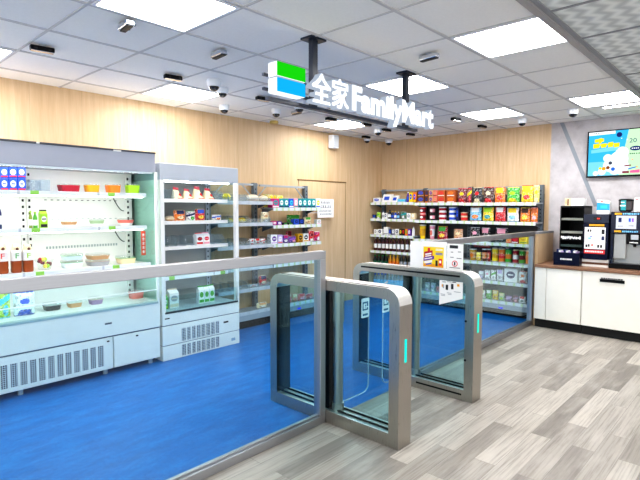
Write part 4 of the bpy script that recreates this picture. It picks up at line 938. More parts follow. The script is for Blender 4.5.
    ('brf', 2.842, 0.0, 0.086, 0.136, 'bag', 'yellow cream gold', 'yellow snack bag'),
    ('brf', 2.752, 0.0, 0.083, 0.108, 'bag', 'sage cream lime', 'pale green snack bag'),
    ('brf', 2.652, 0.0, 0.087, 0.081, 'bag', 'mauve lilac purple', 'mauve snack bag'),
    ('brf', 2.562, 0.0, 0.081, 0.09, 'bag', 'maroon mauve pink', 'maroon snack bag'),
    ('brf', 2.47, 0.0, 0.094, 0.097, 'bag', 'white red forest', 'white and red snack bag'),
]
# ------------------------------------------------------------------ goods
SHELF = {  # key: (axis of the fronts, front plane, shelf top, words for the label)
    'c1a': (1, 4.42, 1.600, 'on wide chiller top shelf'), 'c1b': (1, 4.42, 1.300, 'on wide chiller second shelf'),
    'c1c': (1, 4.38, .955, 'on wide chiller third shelf'), 'c1d': (1, 4.42, .598, 'on wide chiller bottom tray'),
    'c2a': (1, 4.48, 1.556, 'on narrow chiller top shelf'), 'c2b': (1, 4.48, 1.335, 'on narrow chiller second shelf'),
    'c2c': (1, 4.48, 1.080, 'on narrow chiller third shelf'), 'c2d': (1, 4.48, .780, 'on narrow chiller fourth shelf'), 'c2e': (1, 4.40, .468, 'on narrow chiller bottom tray'),
    'gla': (1, 4.72, 1.55, 'on bun rack top shelf'), 'glb': (1, 4.72, 1.29, 'on bun rack second shelf'), 'glc': (1, 4.72, 1.02, 'on bun rack third shelf'),
    'gle': (1, 4.72, .495, 'on bun rack fifth shelf'), 'glf': (1, 4.72, .21, 'on bun rack base deck'),
    'gra': (1, 4.71, 1.475, 'on door rack top shelf'), 'grb': (1, 4.71, 1.25, 'on door rack second shelf'), 'grc': (1, 4.71, 1.01, 'on door rack third shelf'), 'gre': (1, 4.71, .21, 'on door rack base deck'),
    'bla': (0, 6.67, 1.565, 'on left bay top shelf'), 'blb': (0, 6.67, 1.30, 'on left bay second shelf'), 'blc': (0, 6.67, 1.04, 'on left bay third shelf'),
    'bld': (0, 6.67, .775, 'on left bay fourth shelf'), 'ble': (0, 6.67, .50, 'on left bay fifth shelf'), 'blf': (0, 6.67, .18, 'on left bay base deck'),
    'bma': (0, 6.67, 1.555, 'on noodle bay top shelf'), 'bmb': (0, 6.67, 1.29, 'on noodle bay second shelf'), 'bmc': (0, 6.67, 1.00, 'on noodle bay third shelf'), 'bmf': (0, 6.67, .20, 'on noodle bay base deck'),
    'bra': (0, 6.67, 1.55, 'on crisp bay top shelf'), 'brb': (0, 6.67, 1.29, 'on crisp bay second shelf'), 'brc': (0, 6.67, 1.00, 'on crisp bay third shelf'),
    'brd': (0, 6.67, .73, 'on crisp bay fourth shelf'), 'bre': (0, 6.67, .47, 'on crisp bay fifth shelf'), 'brf': (0, 6.67, .20, 'on crisp bay base deck')}
LID = GLASS('clear_lid', (0.93, 0.96, 0.95), haze=0.06)
PETB = {'water': GLASS('water_bottle', (0.62, 0.82, 0.93), haze=0.35)}
def ellipse_box(m, cx, cz, rx, rz, y, d, mat, n=14):
    m.prism([(cx + rx * math.cos(2 * math.pi * k / n), cz + rz * math.sin(2 * math.pi * k / n)) for k in range(n)], 1, y - d, y, mat)
def pillow(w, h, d, cols, rr, crimp=True, lean=0.0):
    """puffed foil bag standing on z=0: front at -y; cols = base, logo, flash"""
    m = MB(); nx, nz = 18, 22; base, logo, flash = PF(cols[0]), P(cols[1]), PF(cols[2]); style = rr.randrange(3)
    def pt(i, j, side):
        u, v = -1 + 2 * i / nx, -1 + 2 * j / nz
        t_ = (max(0, 1 - abs(u) ** 3.0) ** 0.55) * (max(0, 1 - abs(v) ** 4.0) ** 0.6)
        pinch = 1 - 0.06 * (1 - v * v) * 0 - 0.05 * abs(v) ** 6
        puff = 1 - 0.10 * (1 - min(1, abs(v) * 1.2)) * abs(u)
        wob = 0.04 * math.sin(5 * u + 3 * v + style) * t_
        return (u * w / 2 * (0.94 + 0.07 * abs(v) ** 2.5 - 0.10 * abs(v) ** 9 - (0.05 * max(0, abs(v) - 0.9) / 0.1)), side * (d / 2 * t_ * (1 + wob)) + d / 2 - 0.0 + lean * (v + 1), (v + 1) / 2 * h)
    def col(i, j):
        u, v = -1 + 2 * (i + .5) / nx, -1 + 2 * (j + .5) / nz
        if abs(v) > 0.9: return flash
        if style == 0:
            if (u / 0.5) ** 2 + ((v - 0.2) / 0.24) ** 2 < 1: return logo
            if v < -0.45 and abs(u) < 0.7 - (v + 0.9) * 0.6: return flash
        elif style == 1:
            if abs(v - 0.25 - 0.25 * u) < 0.2: return logo
            if (u - 0.2) ** 2 + (v + 0.45) ** 2 < 0.16: return flash
        else:
            if v > 0.25 and abs(u) < 0.72: return logo
            if (u / 0.55) ** 2 + ((v + 0.35) / 0.3) ** 2 < 1: return flash
        return base
    for side in (-1, 1):
        vs = [pt(i, j, side) for j in range(nz + 1) for i in range(nx + 1)]; f, ms = [], []
        for j in range(nz):
            for i in range(nx):
                a = j * (nx + 1) + i; q = (a, a + 1, a + nx + 2, a + nx + 1)
                f.append(q if side < 0 else q[::-1]); ms.append(col(i, j) if side < 0 else base)
        m.add(vs, f, ms)
    return m
def make_item(kind, w, h, cols, rr):
    """returns (root MB, smooth, bevel, parts, depth)"""
    c = cols.split(); K = [P(x) for x in (c + [c[-1], c[-1], c[-1]])[:3]]; parts = []; bev = 0.0; sm = None; m = MB()
    if kind in ('bag', 'backpack'):
        d = min(0.09, max(0.03, w * 0.42)); m = pillow(w, h, d, (c + [c[-1]] * 2)[:3], rr); sm = 50
    elif kind == 'leanpack':
        d = 0.09; m = MB(); m.prism([(0.0, 0), (0.055, 0), (0.115, h), (0.06, h)], 0, -w / 2, w / 2, K[0]); b = MB()
        b.prism([(0.018, h * 0.3), (0.0165, h * 0.3), (0.0425, h * 0.72), (0.044, h * 0.72)], 0, -w * 0.28, w * 0.28, K[1]); parts.append(('print', b)); bev = 0.008
    elif kind == 'pack':
        d = min(0.12, max(0.04, w * 0.7)); m.box((-w / 2, 0, 0), (w / 2, d, h), K[0]); b = MB(); bev = 0.004
        ellipse_box(b, 0, h * 0.55, w * 0.33, h * 0.27, -0.0002, 0.0014, K[1]); b.box((-w * 0.42, -0.0014, h * 0.08), (w * 0.42, -0.0002, h * 0.2), K[2]); b.box((-w * 0.2, -0.0022, h * 0.5), (w * 0.2, -0.0014, h * 0.6), K[0]); parts.append(('print', b))
    elif kind == 'clearbox':
        d = 0.14; a = ACRYL
        for q in (((-w / 2, 0, 0), (w / 2, 0.003, h)), ((-w / 2, d - 0.003, 0), (w / 2, d, h)), ((-w / 2, 0, 0), (-w / 2 + 0.003, d, h)), ((w / 2 - 0.003, 0, 0), (w / 2, d, h)), ((-w / 2, 0, 0), (w / 2, d, 0.003))): m.box(q[0], q[1], a)
    elif kind in ('tray', 'clamshell', 'bowl'):
        d = min(0.17, w * 0.95); hh = h
        def ring(k, z, ins=0.0, q=8):
            pts = []; rx, ry = w / 2 * k - ins, d / 2 * k - ins; rad = min(rx, ry) * (0.45 if kind != 'bowl' else 0.95)
            for cx, cy, s in ((rx - rad, ry - rad, 0), (-rx + rad, ry - rad, 90), (-rx + rad, -ry + rad, 180), (rx - rad, -ry + rad, 270)):
                for i in range(q): a = R(s + 90 * i / (q - 1)); pts.append((cx + rad * math.cos(a), d / 2 + cy + rad * math.sin(a), z))
            return pts
        def loft(mb, rings, mats):
            n = len(rings[0]); v = [p for r_ in rings for p in r_]; f, ms = [tuple(reversed(range(n)))], [mats[0]]
            for k in range(len(rings) - 1):
                for i in range(n): f.append((k * n + i, k * n + (i + 1) % n, (k + 1) * n + (i + 1) % n, (k + 1) * n + i)); ms.append(mats[min(k, len(mats) - 1)])
            f.append(tuple((len(rings) - 1) * n + i for i in range(n))); ms.append(mats[-1]); mb.add(v, f, ms)
        food = K[0]; rim = K[1] if kind != 'tray' else P('white')
        if kind == 'tray': loft(m, [ring(0.86, 0), ring(0.98, hh * 0.8), ring(1.0, hh * 0.86)], [food, food]); l = MB(); loft(l, [ring(1.0, hh * 0.865), ring(0.99, hh * 0.93), ring(0.9, hh)], [LID]); parts.append(('lid', l))
        elif kind == 'bowl': loft(m, [ring(0.62, 0), ring(0.85, hh * 0.4), ring(0.97, hh * 0.74), ring(1.0, hh * 0.8)], [rim, food, food]); l = MB(); loft(l, [ring(1.0, hh * 0.805), ring(0.98, hh * 0.9), ring(0.75, hh)], [LID]); parts.append(('lid', l))
        else: loft(m, [ring(0.84, 0), ring(0.97, hh * 0.66), ring(1.0, hh * 0.7)], [food, rim]); l = MB(); loft(l, [ring(1.0, hh * 0.71), ring(0.985, hh * 0.86), ring(0.92, hh)], [LID, LID]); parts.append(('lid', l))
        sm = 40
    elif kind == 'bottle':
        d = r = None; r = w / 2 * 0.96; d = 2 * r; body = PETB.get(c[0], K[0]); nk = r * 0.42
        z1 = h * 0.62
        m.lathe([(r * 0.9, 0), (r, h * 0.03), (r, h * 0.18), (r * 1.01, h * 0.18), (r * 1.01, h * 0.52), (r, h * 0.52), (r, z1), (r * 0.75, h * 0.74), (nk, h * 0.84), (nk, h * 0.9)], [body, body, body, K[1], body, body, body, body, body], 14, (0, r, 0)); sm = 35
        b = MB(); b.lathe([(nk * 1.25, h * 0.9), (nk * 1.25, h * 0.985), (nk * 1.1, h)], K[2], 12, (0, r, 0)); parts.append(('cap', b))
    elif kind == 'carton':
        d = w * 0.85; m.box((-w / 2, 0, 0), (w / 2, d, h * 0.78), K[0]); zt = h * 0.78
        m.add([(-w / 2, 0, zt), (w / 2, 0, zt), (w / 2, d, zt), (-w / 2, d, zt), (-w / 2, d / 2, h * 0.94), (w / 2, d / 2, h * 0.94)], [(0, 1, 5, 4), (2, 3, 4, 5), (0, 4, 3), (1, 2, 5)], K[0])
        m.box((-w / 2, d / 2 - 0.002, h * 0.93), (w / 2, d / 2 + 0.002, h), K[2])
        b = MB(); ellipse_box(b, 0, h * 0.5, w * 0.36, h * 0.16, -0.0002, 0.0014, K[1]); b.box((-w * 0.45, -0.0014, h * 0.06), (w * 0.45, -0.0002, h * 0.22), K[2]); b.box((-w * 0.3, -0.0022, h * 0.47), (w * 0.3, -0.0014, h * 0.53), K[2]); parts.append(('print', b))
    elif kind == 'pouch':
        d = 0.07; m = MB()
        prof = [(0.42, 0.95, 0), (0.5, 1.0, h * 0.04), (0.5, 0.95, h * 0.40)]
        def pr_(zs, mat, top=False):
            n = 16; v = []; 
            for kx, ky, z in zs:
                for i in range(n): a = 2 * math.pi * i / n; v.append((kx * w * math.copysign(abs(math.cos(a)) ** 0.5, math.cos(a)), d / 2 + d / 2 * ky * math.copysign(abs(math.sin(a)) ** 0.6, math.sin(a)), z))
            f = [(k * n + i, k * n + (i + 1) % n, (k + 1) * n + (i + 1) % n, (k + 1) * n + i) for k in range(len(zs) - 1) for i in range(n)] + [tuple(reversed(range(n))), tuple((len(zs) - 1) * n + i for i in range(n))]
            return v, f
        m.add(*pr_([(0.42, 0.95, 0), (0.49, 1.0, h * 0.04), (0.5, 1.0, h * 0.44)], P('rust')), mat=None) if False else None
        v, f = pr_([(0.42, 0.95, 0), (0.49, 1.0, h * 0.04), (0.5, 1.0, h * 0.42)], None); m.add(v, f, M('tea_brown', '#96430f', 0.3))
        b = MB(); v, f = pr_([(0.5, 1.0, h * 0.42), (0.5, 0.9, h * 0.72), (0.49, 0.55, h * 0.8)], None); b.add(v, f, M('pouch_white', '#efe9e4', 0.4)); put_text(b, 'F', K[0], (0, d * 0.02 - 0.002, h * 0.60), h=h * 0.17, w=w * 0.32, extrude=0.001); parts.append(('label_band', b))
        b = MB(); v, f = pr_([(0.44, 0.5, h * 0.8), (0.36, 0.45, h * 0.9), (0.30, 0.12, h)], None); b.add(v, f, [P('cream')] * len(f)); b.lathe([(w * 0.12, 0), (w * 0.14, h * 0.05), (w * 0.06, h * 0.09)], P('brown'), 10, (w * 0.08, d * 0.2, h * 0.8)); parts.append(('top', b)); sm = 45
    elif kind == 'fruitcup':
        d = w * 0.9; r = w / 2; m.lathe([(r * 0.62, 0), (r * 0.85, h * 0.45), (r * 0.98, h * 0.62), (r, h * 0.65)], [LID] * 3, 20, (0, r, 0), 1, 0.9); sm = 40
        b = MB()
        for k in range(16):
            a = k * 2.4; q = r * 0.62 * math.sqrt((k + 0.5) / 16); rad = r * 0.24
            b.lathe([(rad * math.sin(R(t_)), rad - rad * math.cos(R(t_))) for t_ in (10, 40, 70, 100, 130, 165)], (P('crimson'), P('maroon'), P('lime'), P('lemon'))[k % 4], 10, (q * math.cos(a), r + q * math.sin(a) * 0.85, h * (0.12 + 0.5 * ((k * 7) % 5) / 5)))
        parts.append(('cut_fruit', b))
    elif kind == 'bread':
        d = 0.06
        m.add([(-w / 2, 0, 0), (w / 2, 0, 0), (w / 2, d, 0), (-w / 2, d, 0), (-w * 0.42, 0.006, h * 0.8), (w * 0.02, 0.006, h * 0.72), (w * 0.02, d * 0.6, h * 0.72), (-w * 0.42, d * 0.6, h * 0.8)], [(0, 1, 5, 4), (1, 2, 6, 5), (2, 3, 7, 6), (3, 0, 4, 7), (4, 5, 6, 7), (3, 2, 1, 0)], P('cream')); bev = 0.008
        b = MB(); b.add([(-w * 0.46, 0.008, h * 0.78), (w * 0.06, 0.008, h * 0.72), (w * 0.05, 0.02, h * 0.72), (-w * 0.42, 0.02, h * 0.78), (-w * 0.48, 0.012, h), (w * 0.05, 0.012, h * 0.93)], [(0, 1, 5, 4), (2, 3, 4, 5), (1, 2, 5), (0, 4, 3)], P('crimson')); parts.append(('red_top', b))
        b = MB(); b.prism([(w * 0.02, h * 0.35), (w * 0.28, h * 0.22), (w * 0.20, h * 0.45), (w * 0.05, h * 0.5)], 1, -0.001, 0.004, P('red')); b.box((-w * 0.1, -0.001, h * 0.04), (w * 0.42, 0.001, h * 0.13), P('coral')); parts.append(('print', b))
    elif kind == 'bun':
        d = 0.11; m.lathe([(math.sin(R(t_)), -math.cos(R(t_))) for t_ in (20, 45, 70, 90, 110, 130, 150, 168)], [P('tan') if c[0] == 'cream' else P('cream')] * 2 + [P(c[0]) if c[0] != 'cream' else P('beige')] * 5, 18)
        m.v = [(x * w / 2, d / 2 + y * d / 2, (z + 0.94) / 1.9 * h) for x, y, z in m.v]; sm = 60
    elif kind in ('tub', 'cup'):
        r = w / 2; d = 2 * r; lo_, hi_ = (0.84, 1.0) if kind == 'tub' else (0.68, 1.0); e = h * 0.08
        zz = [0, h * 0.22, h * 0.72, h - e]; rr_ = [r * (lo_ + (hi_ - 0.04 - lo_) * z / h) for z in zz]
        m.lathe(list(zip(rr_, zz)), [K[0], K[1], K[0]], 18, (0, r, 0)); sm = 35
        if len(c) > 2: ellipse_box(m, 0, h * 0.46, r * 0.5, h * 0.2, r * 0.14, r * 0.06, K[2])
        b = MB(); b.lathe([(r * hi_, h - e), (r * hi_, h - e * 0.3), (r * 0.94, h)], P('white') if c[0] != 'black' else P('black'), 18, (0, r, 0)); parts.append(('lid', b))
    elif kind == 'tube':
        r = min(w / 2, 0.042); d = 2 * r; m.lathe([(r, 0), (r, h * 0.06), (r, h * 0.3), (r, h * 0.62), (r, h * 0.92)], [P('grey'), K[0], K[1], K[0]], 18, (0, r, 0)); sm = 35
        ellipse_box(m, 0, h * 0.66, r * 0.5, h * 0.1, r * 0.15, r * 0.1, P('cream'))
        b = MB(); b.lathe([(r * 1.04, h * 0.92), (r * 1.04, h * 0.99), (r * 0.95, h)], K[2] if c[2] != c[0] else P('cream'), 18, (0, r, 0)); parts.append(('lid', b))
    return m, sm, bev, parts, d
KINDN = {'pack': 'box', 'leanpack': 'tissue pack', 'clearbox': 'organiser box', 'tray': 'food tray', 'bowl': 'salad bowl', 'clamshell': 'food box', 'bottle': 'bottle', 'carton': 'drink carton', 'pouch': 'drink pouch',
    'fruitcup': 'fruit cup', 'bag': 'snack bag', 'backpack': 'snack bag', 'bread': 'bread bag', 'bun': 'bread bun', 'tub': 'noodle tub', 'cup': 'snack cup', 'tube': 'crisp tube'}
WORDS = ['first', 'second', 'third', 'fourth', 'fifth', 'sixth', 'seventh', 'eighth', 'ninth', 'tenth', 'eleventh', 'twelfth']
count, seen = {}, {}
for it in ITEMS: count[(it[0], it[7])] = count.get((it[0], it[7]), 0) + 1
for idx, (sh, u, dz, w, h, kind, cols, desc) in enumerate(ITEMS):
    ax, front, zt, words = SHELF[sh]; rr = random.Random(idx * 13 + 5)
    if sh.startswith('bl'): u = 4.15 + (u - 4.15) * 0.91; w *= 0.91
    if sh == 'c1a' and kind == 'pack': pass
    if kind in ('cup', 'tub') : h = max(h, 0.05)
    h = max(h, 0.03); w = w * 0.97
    m, sm, bev, parts, d = make_item(kind, w, h, cols, rr)
    f = front + (0.12 if kind == 'backpack' else 0.0)
    if kind in ('tray', 'clamshell') and sh == 'c1d': f += 0.05
    loc = (u, f, zt + dz + 0.001) if ax == 1 else (f, u, zt + dz + 0.001)
    rot = (0.0 if ax == 1 else -math.pi / 2) + (rr.uniform(-0.09, 0.09) if kind == 'bag' else 0)
    nm = KINDN[kind].replace(' ', '_')
    o = m.build(nm, origin=loc, world=False, smooth=sm, bevel=bev, rot=rot)
    for pn, pb in parts: pb.build(pn, o, world=False, smooth=40 if pn in ('cap', 'lid', 'cut_fruit') else None)
    key = (sh, desc); n = count[key]; k = seen[key] = seen.get(key, 0) + 1
    if n == 1: lab = desc + ' ' + words
    else: lab = f'{desc}, {WORDS[k - 1]} of {n} from left, {words}'
    tag(o, lab, KINDN[kind], 'goods ' + words)

# ------------------------------------------------------------------ coffee counter
CREAM = M('counter_front_cream', '#f3efe6', 0.35)
TOPW = wood_small('walnut_worktop', '#9a745a', '#6f4d3b', (6, 0.7, 6))
t = thing('countertop', 'brown wood worktop of the coffee counter', 'countertop', (6.6, 1.0, 0.75))
m = MB(); m.box((6.265, -1.9, 0.752), (WALL_B - 0.003, 2.178, 0.787), TOPW); m.build('slab', t, bevel=0.004)
def cabinet(ya, yb, label, doors, handle=None):
    t = thing('counter_cabinet', label, 'cabinet', (6.6, (ya + yb) / 2, 0), 'cream coffee counter cabinets')
    m = MB(); m.box((6.30, ya, 0.11), (WALL_B - 0.006, yb, 0.751), CREAM); m.build('carcass', t)
    m = MB(); m.box((6.335, ya, 0.001), (WALL_B - 0.006, yb, 0.11), BLACKM); m.build('plinth', t)
    for a, b in doors:
        m = MB(); m.box((6.28, a + 0.003, 0.112), (6.299, b - 0.003, 0.748), CREAM); d = m.build('door', t, bevel=0.002)
        if handle and a <= handle[0] <= b:
            m = MB(); m.box((6.272, handle[0], 0.642), (6.281, handle[1], 0.676), BLACK); hd = m.build('handle', d)
            m = MB(); y = handle[1] - 0.012; rr = random.Random(5)
            while y > handle[0] + 0.02: q = rr.choice((0.012, 0.018)); m.box((6.2715, y - q, 0.679), (6.2795, y, 0.69), INK); y -= q + 0.007
            m.build('raised_marks', hd)
cabinet(1.645, 2.178, 'narrow cream cabinet beside the low oak wall', ((1.645, 2.04), (2.04, 2.178)))
cabinet(0.78, 1.64, 'cream cabinet with black handle under the coffee machine', ((0.78, 1.64),), (1.21, 1.455))
cabinet(-0.1, 0.775, 'plain cream cabinet next to the one with the black handle', ((-0.1, 0.775),))
ZC = 0.787
# black cup and sleeve rack
t = thing('cup_rack', 'tall black cup rack with pale shelf edges at the counter end', 'rack', (6.66, 1.83, ZC))
ya, yb, xa, xb = 1.705, 1.975, 6.52, 6.86
m = MB(); m.box((xb - 0.01, ya, ZC + 0.001), (xb, yb, 1.505), BLACK); m.box((xa, ya, ZC + 0.001), (xb, ya + 0.012, 1.505), BLACK); m.box((xa, yb - 0.012, ZC + 0.001), (xb, yb, 1.505), BLACK); m.box((xa, ya, 1.485), (xb, yb, 1.505), BLACK); m.build('case', t)
for z, c in ((1.36, '#7f8279'), (1.20, '#8d8f86'), (1.035, '#34433f'), (0.94, '#34433f')):
    m = MB(); m.box((xa + 0.01, ya + 0.012, z - 0.03), (xa + 0.018, yb - 0.012, z), M('rack_lip' + c, c, 0.3)); m.box((xa + 0.018, ya + 0.012, z - 0.03), (xb - 0.01, yb - 0.012, z - 0.022), BLACK); m.build('shelf', t)
m = MB(); rr = random.Random(8); y = yb - 0.016
m.box((xa - 0.003, ya + 0.008, 1.085), (xa, yb - 0.008, 1.150), BLACK)
while y > ya + 0.03:
    q = rr.uniform(0.010, 0.022); m.box((xa - 0.0042, y - q, 1.098 + rr.uniform(0, 0.012)), (xa - 0.003, y, 1.138 - rr.uniform(0, 0.012)), PAPER); y -= q + 0.004
m.build('name_strip', t)
t = thing('supply_tray', 'low black tray with white print in front of the cup rack', 'tray', (6.44, 1.85, ZC))
m = MB(); m.box((6.36, 1.70, ZC + 0.001), (6.515, 1.99, ZC + 0.012), NAVY)
for a, b in (((6.36, 1.70), (6.372, 1.99)), ((6.503, 1.70), (6.515, 1.99)), ((6.372, 1.70), (6.503, 1.712)), ((6.372, 1.978), (6.503, 1.99))): m.box((a[0], a[1], ZC + 0.012), (b[0], b[1], 0.962 if a[0] > 6.4 else 0.945), NAVY)
m.build('bin', t, bevel=0.003)
m = MB(); rr = random.Random(4); y = 1.91
while y > 1.79: q = rr.uniform(0.008, 0.02); m.box((6.3588, y - q, 0.855), (6.36, y, 0.875), PAPER); y -= q + 0.004
m.build('print', t)
m = MB()
for k in range(9): m.box((6.385, 1.73 + k * 0.027, 0.88), (6.49, 1.748 + k * 0.027, 0.955 + 0.012 * (k % 3)), (P('lilac'), P('white'), P('navy'))[k % 3])
o = m.build('sachets', None, origin=(6.44, 1.85, ZC + 0.013)); tag(o, 'row of pale stir sachets standing in the low black tray', 'sachets', kind='stuff')
t = thing('storage_box', 'small white box with brown print on top of the cup rack', 'box', (6.62, 1.83, 1.506))
m = MB(); m.box((6.58, 1.735, 1.507), (6.72, 1.965 - 0.09, 1.60), PAPER); m.build('box', t, bevel=0.003)
m = MB(); m.box((6.58, 1.88, 1.507), (6.70, 1.945, 1.60), P('cream')); m.box((6.579, 1.90, 1.515), (6.58, 1.918, 1.59), P('brown')); m.box((6.579, 1.925, 1.53), (6.58, 1.938, 1.585), P('tan')); m.build('printed_pack', t, bevel=0.002)
t = thing('charger_box', 'small dark grey box tucked beside the cup rack top', 'box', (6.7, 1.66, 1.38))
# payment and ordering kiosk
t2 = thing('drinks_dispenser', 'navy drink dispenser with white menu panel beside the cup rack', 'dispenser', (6.6, 1.56, ZC))
ya, yb, xa = 1.425, 1.685, 6.43
m = MB(); m.box((xa, ya, ZC + 0.09), (6.86, yb, 1.30), NAVY); m.box((xa + 0.005, ya, 1.305), (6.86, yb, 1.405), M('dispenser_head', '#23283a', 0.35)); m.build('body', t2, bevel=0.004)
m = MB(); m.box((xa + 0.02, ya - 0.01, ZC + 0.001), (6.86, yb + 0.01, ZC + 0.089), M('plinth_white', '#e9e6e1', 0.4)); m.box((xa + 0.018, ya - 0.01, ZC + 0.03), (xa + 0.02, yb + 0.01, ZC + 0.055), M('plinth_brown', '#5f3d2c', 0.5)); m.build('plinth', t2)
m = MB(); m.box((xa - 0.004, ya + 0.025, 1.0), (xa, yb - 0.015, 1.255), PAPER); mp = m.build('menu_panel', t2)
m = MB()
for y, z, w, h_, c in ((1.63, 1.215, 0.018, 0.03, 'black'), (1.605, 1.215, 0.014, 0.028, 'black'), (1.475, 1.205, 0.03, 0.055, 'black'), (1.475, 1.13, 0.028, 0.045, 'navy'), (1.615, 1.125, 0.03, 0.02, 'sky'), (1.60, 1.145, 0.02, 0.01, 'blue'), (1.645, 1.035, 0.02, 0.03, 'black'), (1.62, 1.04, 0.018, 0.03, 'black'), (1.585, 1.045, 0.02, 0.025, 'coral'), (1.52, 1.035, 0.02, 0.034, 'black'), (1.49, 1.035, 0.02, 0.034, 'black'), (1.54, 1.20, 0.05, 0.006, 'grey'), (1.54, 1.17, 0.04, 0.006, 'grey'), (1.55, 1.10, 0.05, 0.006, 'grey')):
    m.box((xa - 0.005, y - w / 2, z - h_ / 2), (xa - 0.004, y + w / 2, z + h_ / 2), P(c))
m.box((xa - 0.005, ya + 0.025, 0.945), (xa, yb - 0.015, 0.99), P('red')); y = yb - 0.025; rr = random.Random(2)
while y > ya + 0.04: q = rr.uniform(0.008, 0.018); m.box((xa - 0.006, y - q, 0.96), (xa - 0.005, y, 0.98), PAPER); y -= q + 0.004
m.box((xa - 0.002, ya + 0.04, 1.268), (xa, yb - 0.06, 1.292), P('gold')); m.build('menu_print', mp)
m = MB(); m.box((xa + 0.001, 1.50, 1.34), (xa + 0.006, 1.58, 1.375), M('kiosk_display', '#0a0a0c', 0.15)); m.box((xa, 1.515, 1.35), (xa + 0.002, 1.545, 1.365), EM('red_digits', '#ff4a3a', 1.2)); m.build('display', t2)
bpy.data.objects.remove(t)
t = thing('paper_bag', 'sky blue and white paper pack on top of the drink dispenser', 'bag', (6.60, 1.50, 1.406))
m = MB(); m.prism([(1.43, 1.407), (1.57, 1.407), (1.565, 1.58), (1.435, 1.555)], 0, 6.50, 6.58, PAPER); m.build('pack', t, bevel=0.006)
m = MB(); m.prism([(1.434, 1.455), (1.569, 1.455), (1.566, 1.545), (1.436, 1.53)], 0, 6.498, 6.5, M('bag_blue', '#2f9fd8', 0.5)); m.box((6.4972, 1.46, 1.475), (6.498, 1.53, 1.51), P('cyan')); m.box((6.497, 1.505, 1.55), (6.4995, 1.53, 1.562), P('red')); m.build('print', t)
# coffee machine
t = thing('coffee_machine', 'black coffee machine with lit touch screen and steel front', 'coffee machine', (6.62, 1.15, ZC))
ya, yb, xa = 0.93, 1.41, 6.46
m = MB(); m.box((xa, ya, 1.19), (6.88, yb, 1.435), M('machine_navy', '#10142e', 0.25)); m.build('head', t, bevel=0.006)
m = MB(); m.box((xa + 0.10, ya + 0.02, ZC + 0.05), (6.88, yb - 0.02, 1.19), M('machine_steel', '#bdbdbb', 0.35, metal=0.6)); m.box((xa + 0.02, yb - 0.03, ZC + 0.05), (6.88, yb, 1.19), M('machine_navy', '#10142e', 0.25)); m.box((xa + 0.02, ya, ZC + 0.05), (6.88, ya + 0.03, 1.19), M('machine_navy', '#10142e', 0.25)); m.build('body', t)
for a, b in ((1.255, 1.375), (0.965, 1.085)):
    m = MB(); m.box((xa + 0.03, a, 0.90), (xa + 0.10, b, 1.185), M('machine_steel', '#bdbdbb', 0.35, metal=0.6)); m.build('steel_door', t, bevel=0.005)
m = MB(); m.box((xa + 0.01, 1.10, 1.07), (xa + 0.10, 1.245, 1.19), BLACK); m.lathe([(0.014, -0.03), (0.018, 0.0)], BLACK, 12, (xa + 0.05, 1.17, 1.07)); m.box((xa + 0.004, 1.13, 1.125), (xa + 0.01, 1.205, 1.18), GREYP); sp = m.build('spout', t, bevel=0.003)
m = MB(); y = 1.215; rr = random.Random(6)
while y > 1.135: q = rr.uniform(0.006, 0.012); m.box((xa + 0.0088, y - q, 1.085), (xa + 0.01, y, 1.098), PAPER); y -= q + 0.003
m.build('print', sp)
m = MB(); m.box((xa - 0.02, ya, ZC + 0.002), (6.88, yb, ZC + 0.055), BLACK); m.box((xa - 0.015, ya + 0.02, ZC + 0.055), (xa + 0.10, yb - 0.02, ZC + 0.062), M('drip_grid', '#3a3c40', 0.3, metal=0.5)); m.build('drip_tray', t, bevel=0.003)
m = MB(); m.box((xa - 0.003, 1.155, 1.245), (xa, 1.355, 1.395), EM('touch_screen', '#e9eef8', 1.0)); sc = m.build('touch_screen', t)
m = MB()
for y, z, w, h_, c in ((1.315, 1.345, 0.03, 0.05, 'navy'), (1.31, 1.275, 0.05, 0.012, 'grey'), (1.22, 1.345, 0.02, 0.04, 'blue'), (1.19, 1.345, 0.018, 0.04, 'violet'), (1.205, 1.28, 0.05, 0.01, 'grey')): m.box((xa - 0.004, y - w / 2, z - h_ / 2), (xa - 0.003, y + w / 2, z + h_ / 2), P(c))
m.build('screen_icons', sc)
m = MB(); rr = random.Random(9)
for z in (1.415, 1.215):
    m.box((xa - 0.002, 1.30, z - 0.011), (xa, 1.37, z + 0.011), P('gold')); y = 1.29
    while y > 1.14: q = rr.uniform(0.008, 0.02); m.box((xa - 0.0015, y - q, z - 0.009), (xa, y, z + 0.009), P('sky')); y -= q + 0.005
m.build('front_print', t)
t = thing('bean_jar', 'dark coffee bean hopper with teal label on top of the coffee machine', 'jar', (6.60, 1.29, 1.437))
m = MB(); m.lathe([(0.055, 0.0), (0.072, 0.02), (0.075, 0.12)], M('hopper_smoke', '#2b2120', 0.15, coat=0.5), 20, (6.60, 1.29, 1.437)); m.build('hopper', t, smooth=35)
m = MB(); m.lathe([(0.077, 0.0), (0.077, 0.02), (0.05, 0.03)], BLACK, 20, (6.60, 1.29, 1.557)); m.build('lid', t, smooth=35)
m = MB(); m.box((6.518, 1.275, 1.455), (6.524, 1.325, 1.57), P('teal')); m.box((6.517, 1.28, 1.50), (6.518, 1.335, 1.515), PAPER); m.box((6.517, 1.29, 1.54), (6.518, 1.325, 1.55), PAPER); m.build('label_card', t)
t = thing('storage_box', 'white carton with red stripe on top of the coffee machine', 'box', (6.66, 1.12, 1.437))
m = MB(); m.box((6.58, 1.02, 1.438), (6.74, 1.205, 1.60), PAPER); m.build('carton', t, bevel=0.003)
m = MB(); m.box((6.579, 1.125, 1.44), (6.58, 1.145, 1.598), P('red')); m.box((6.579, 1.165, 1.575), (6.58, 1.195, 1.585), P('red')); m.build('stripe', t)

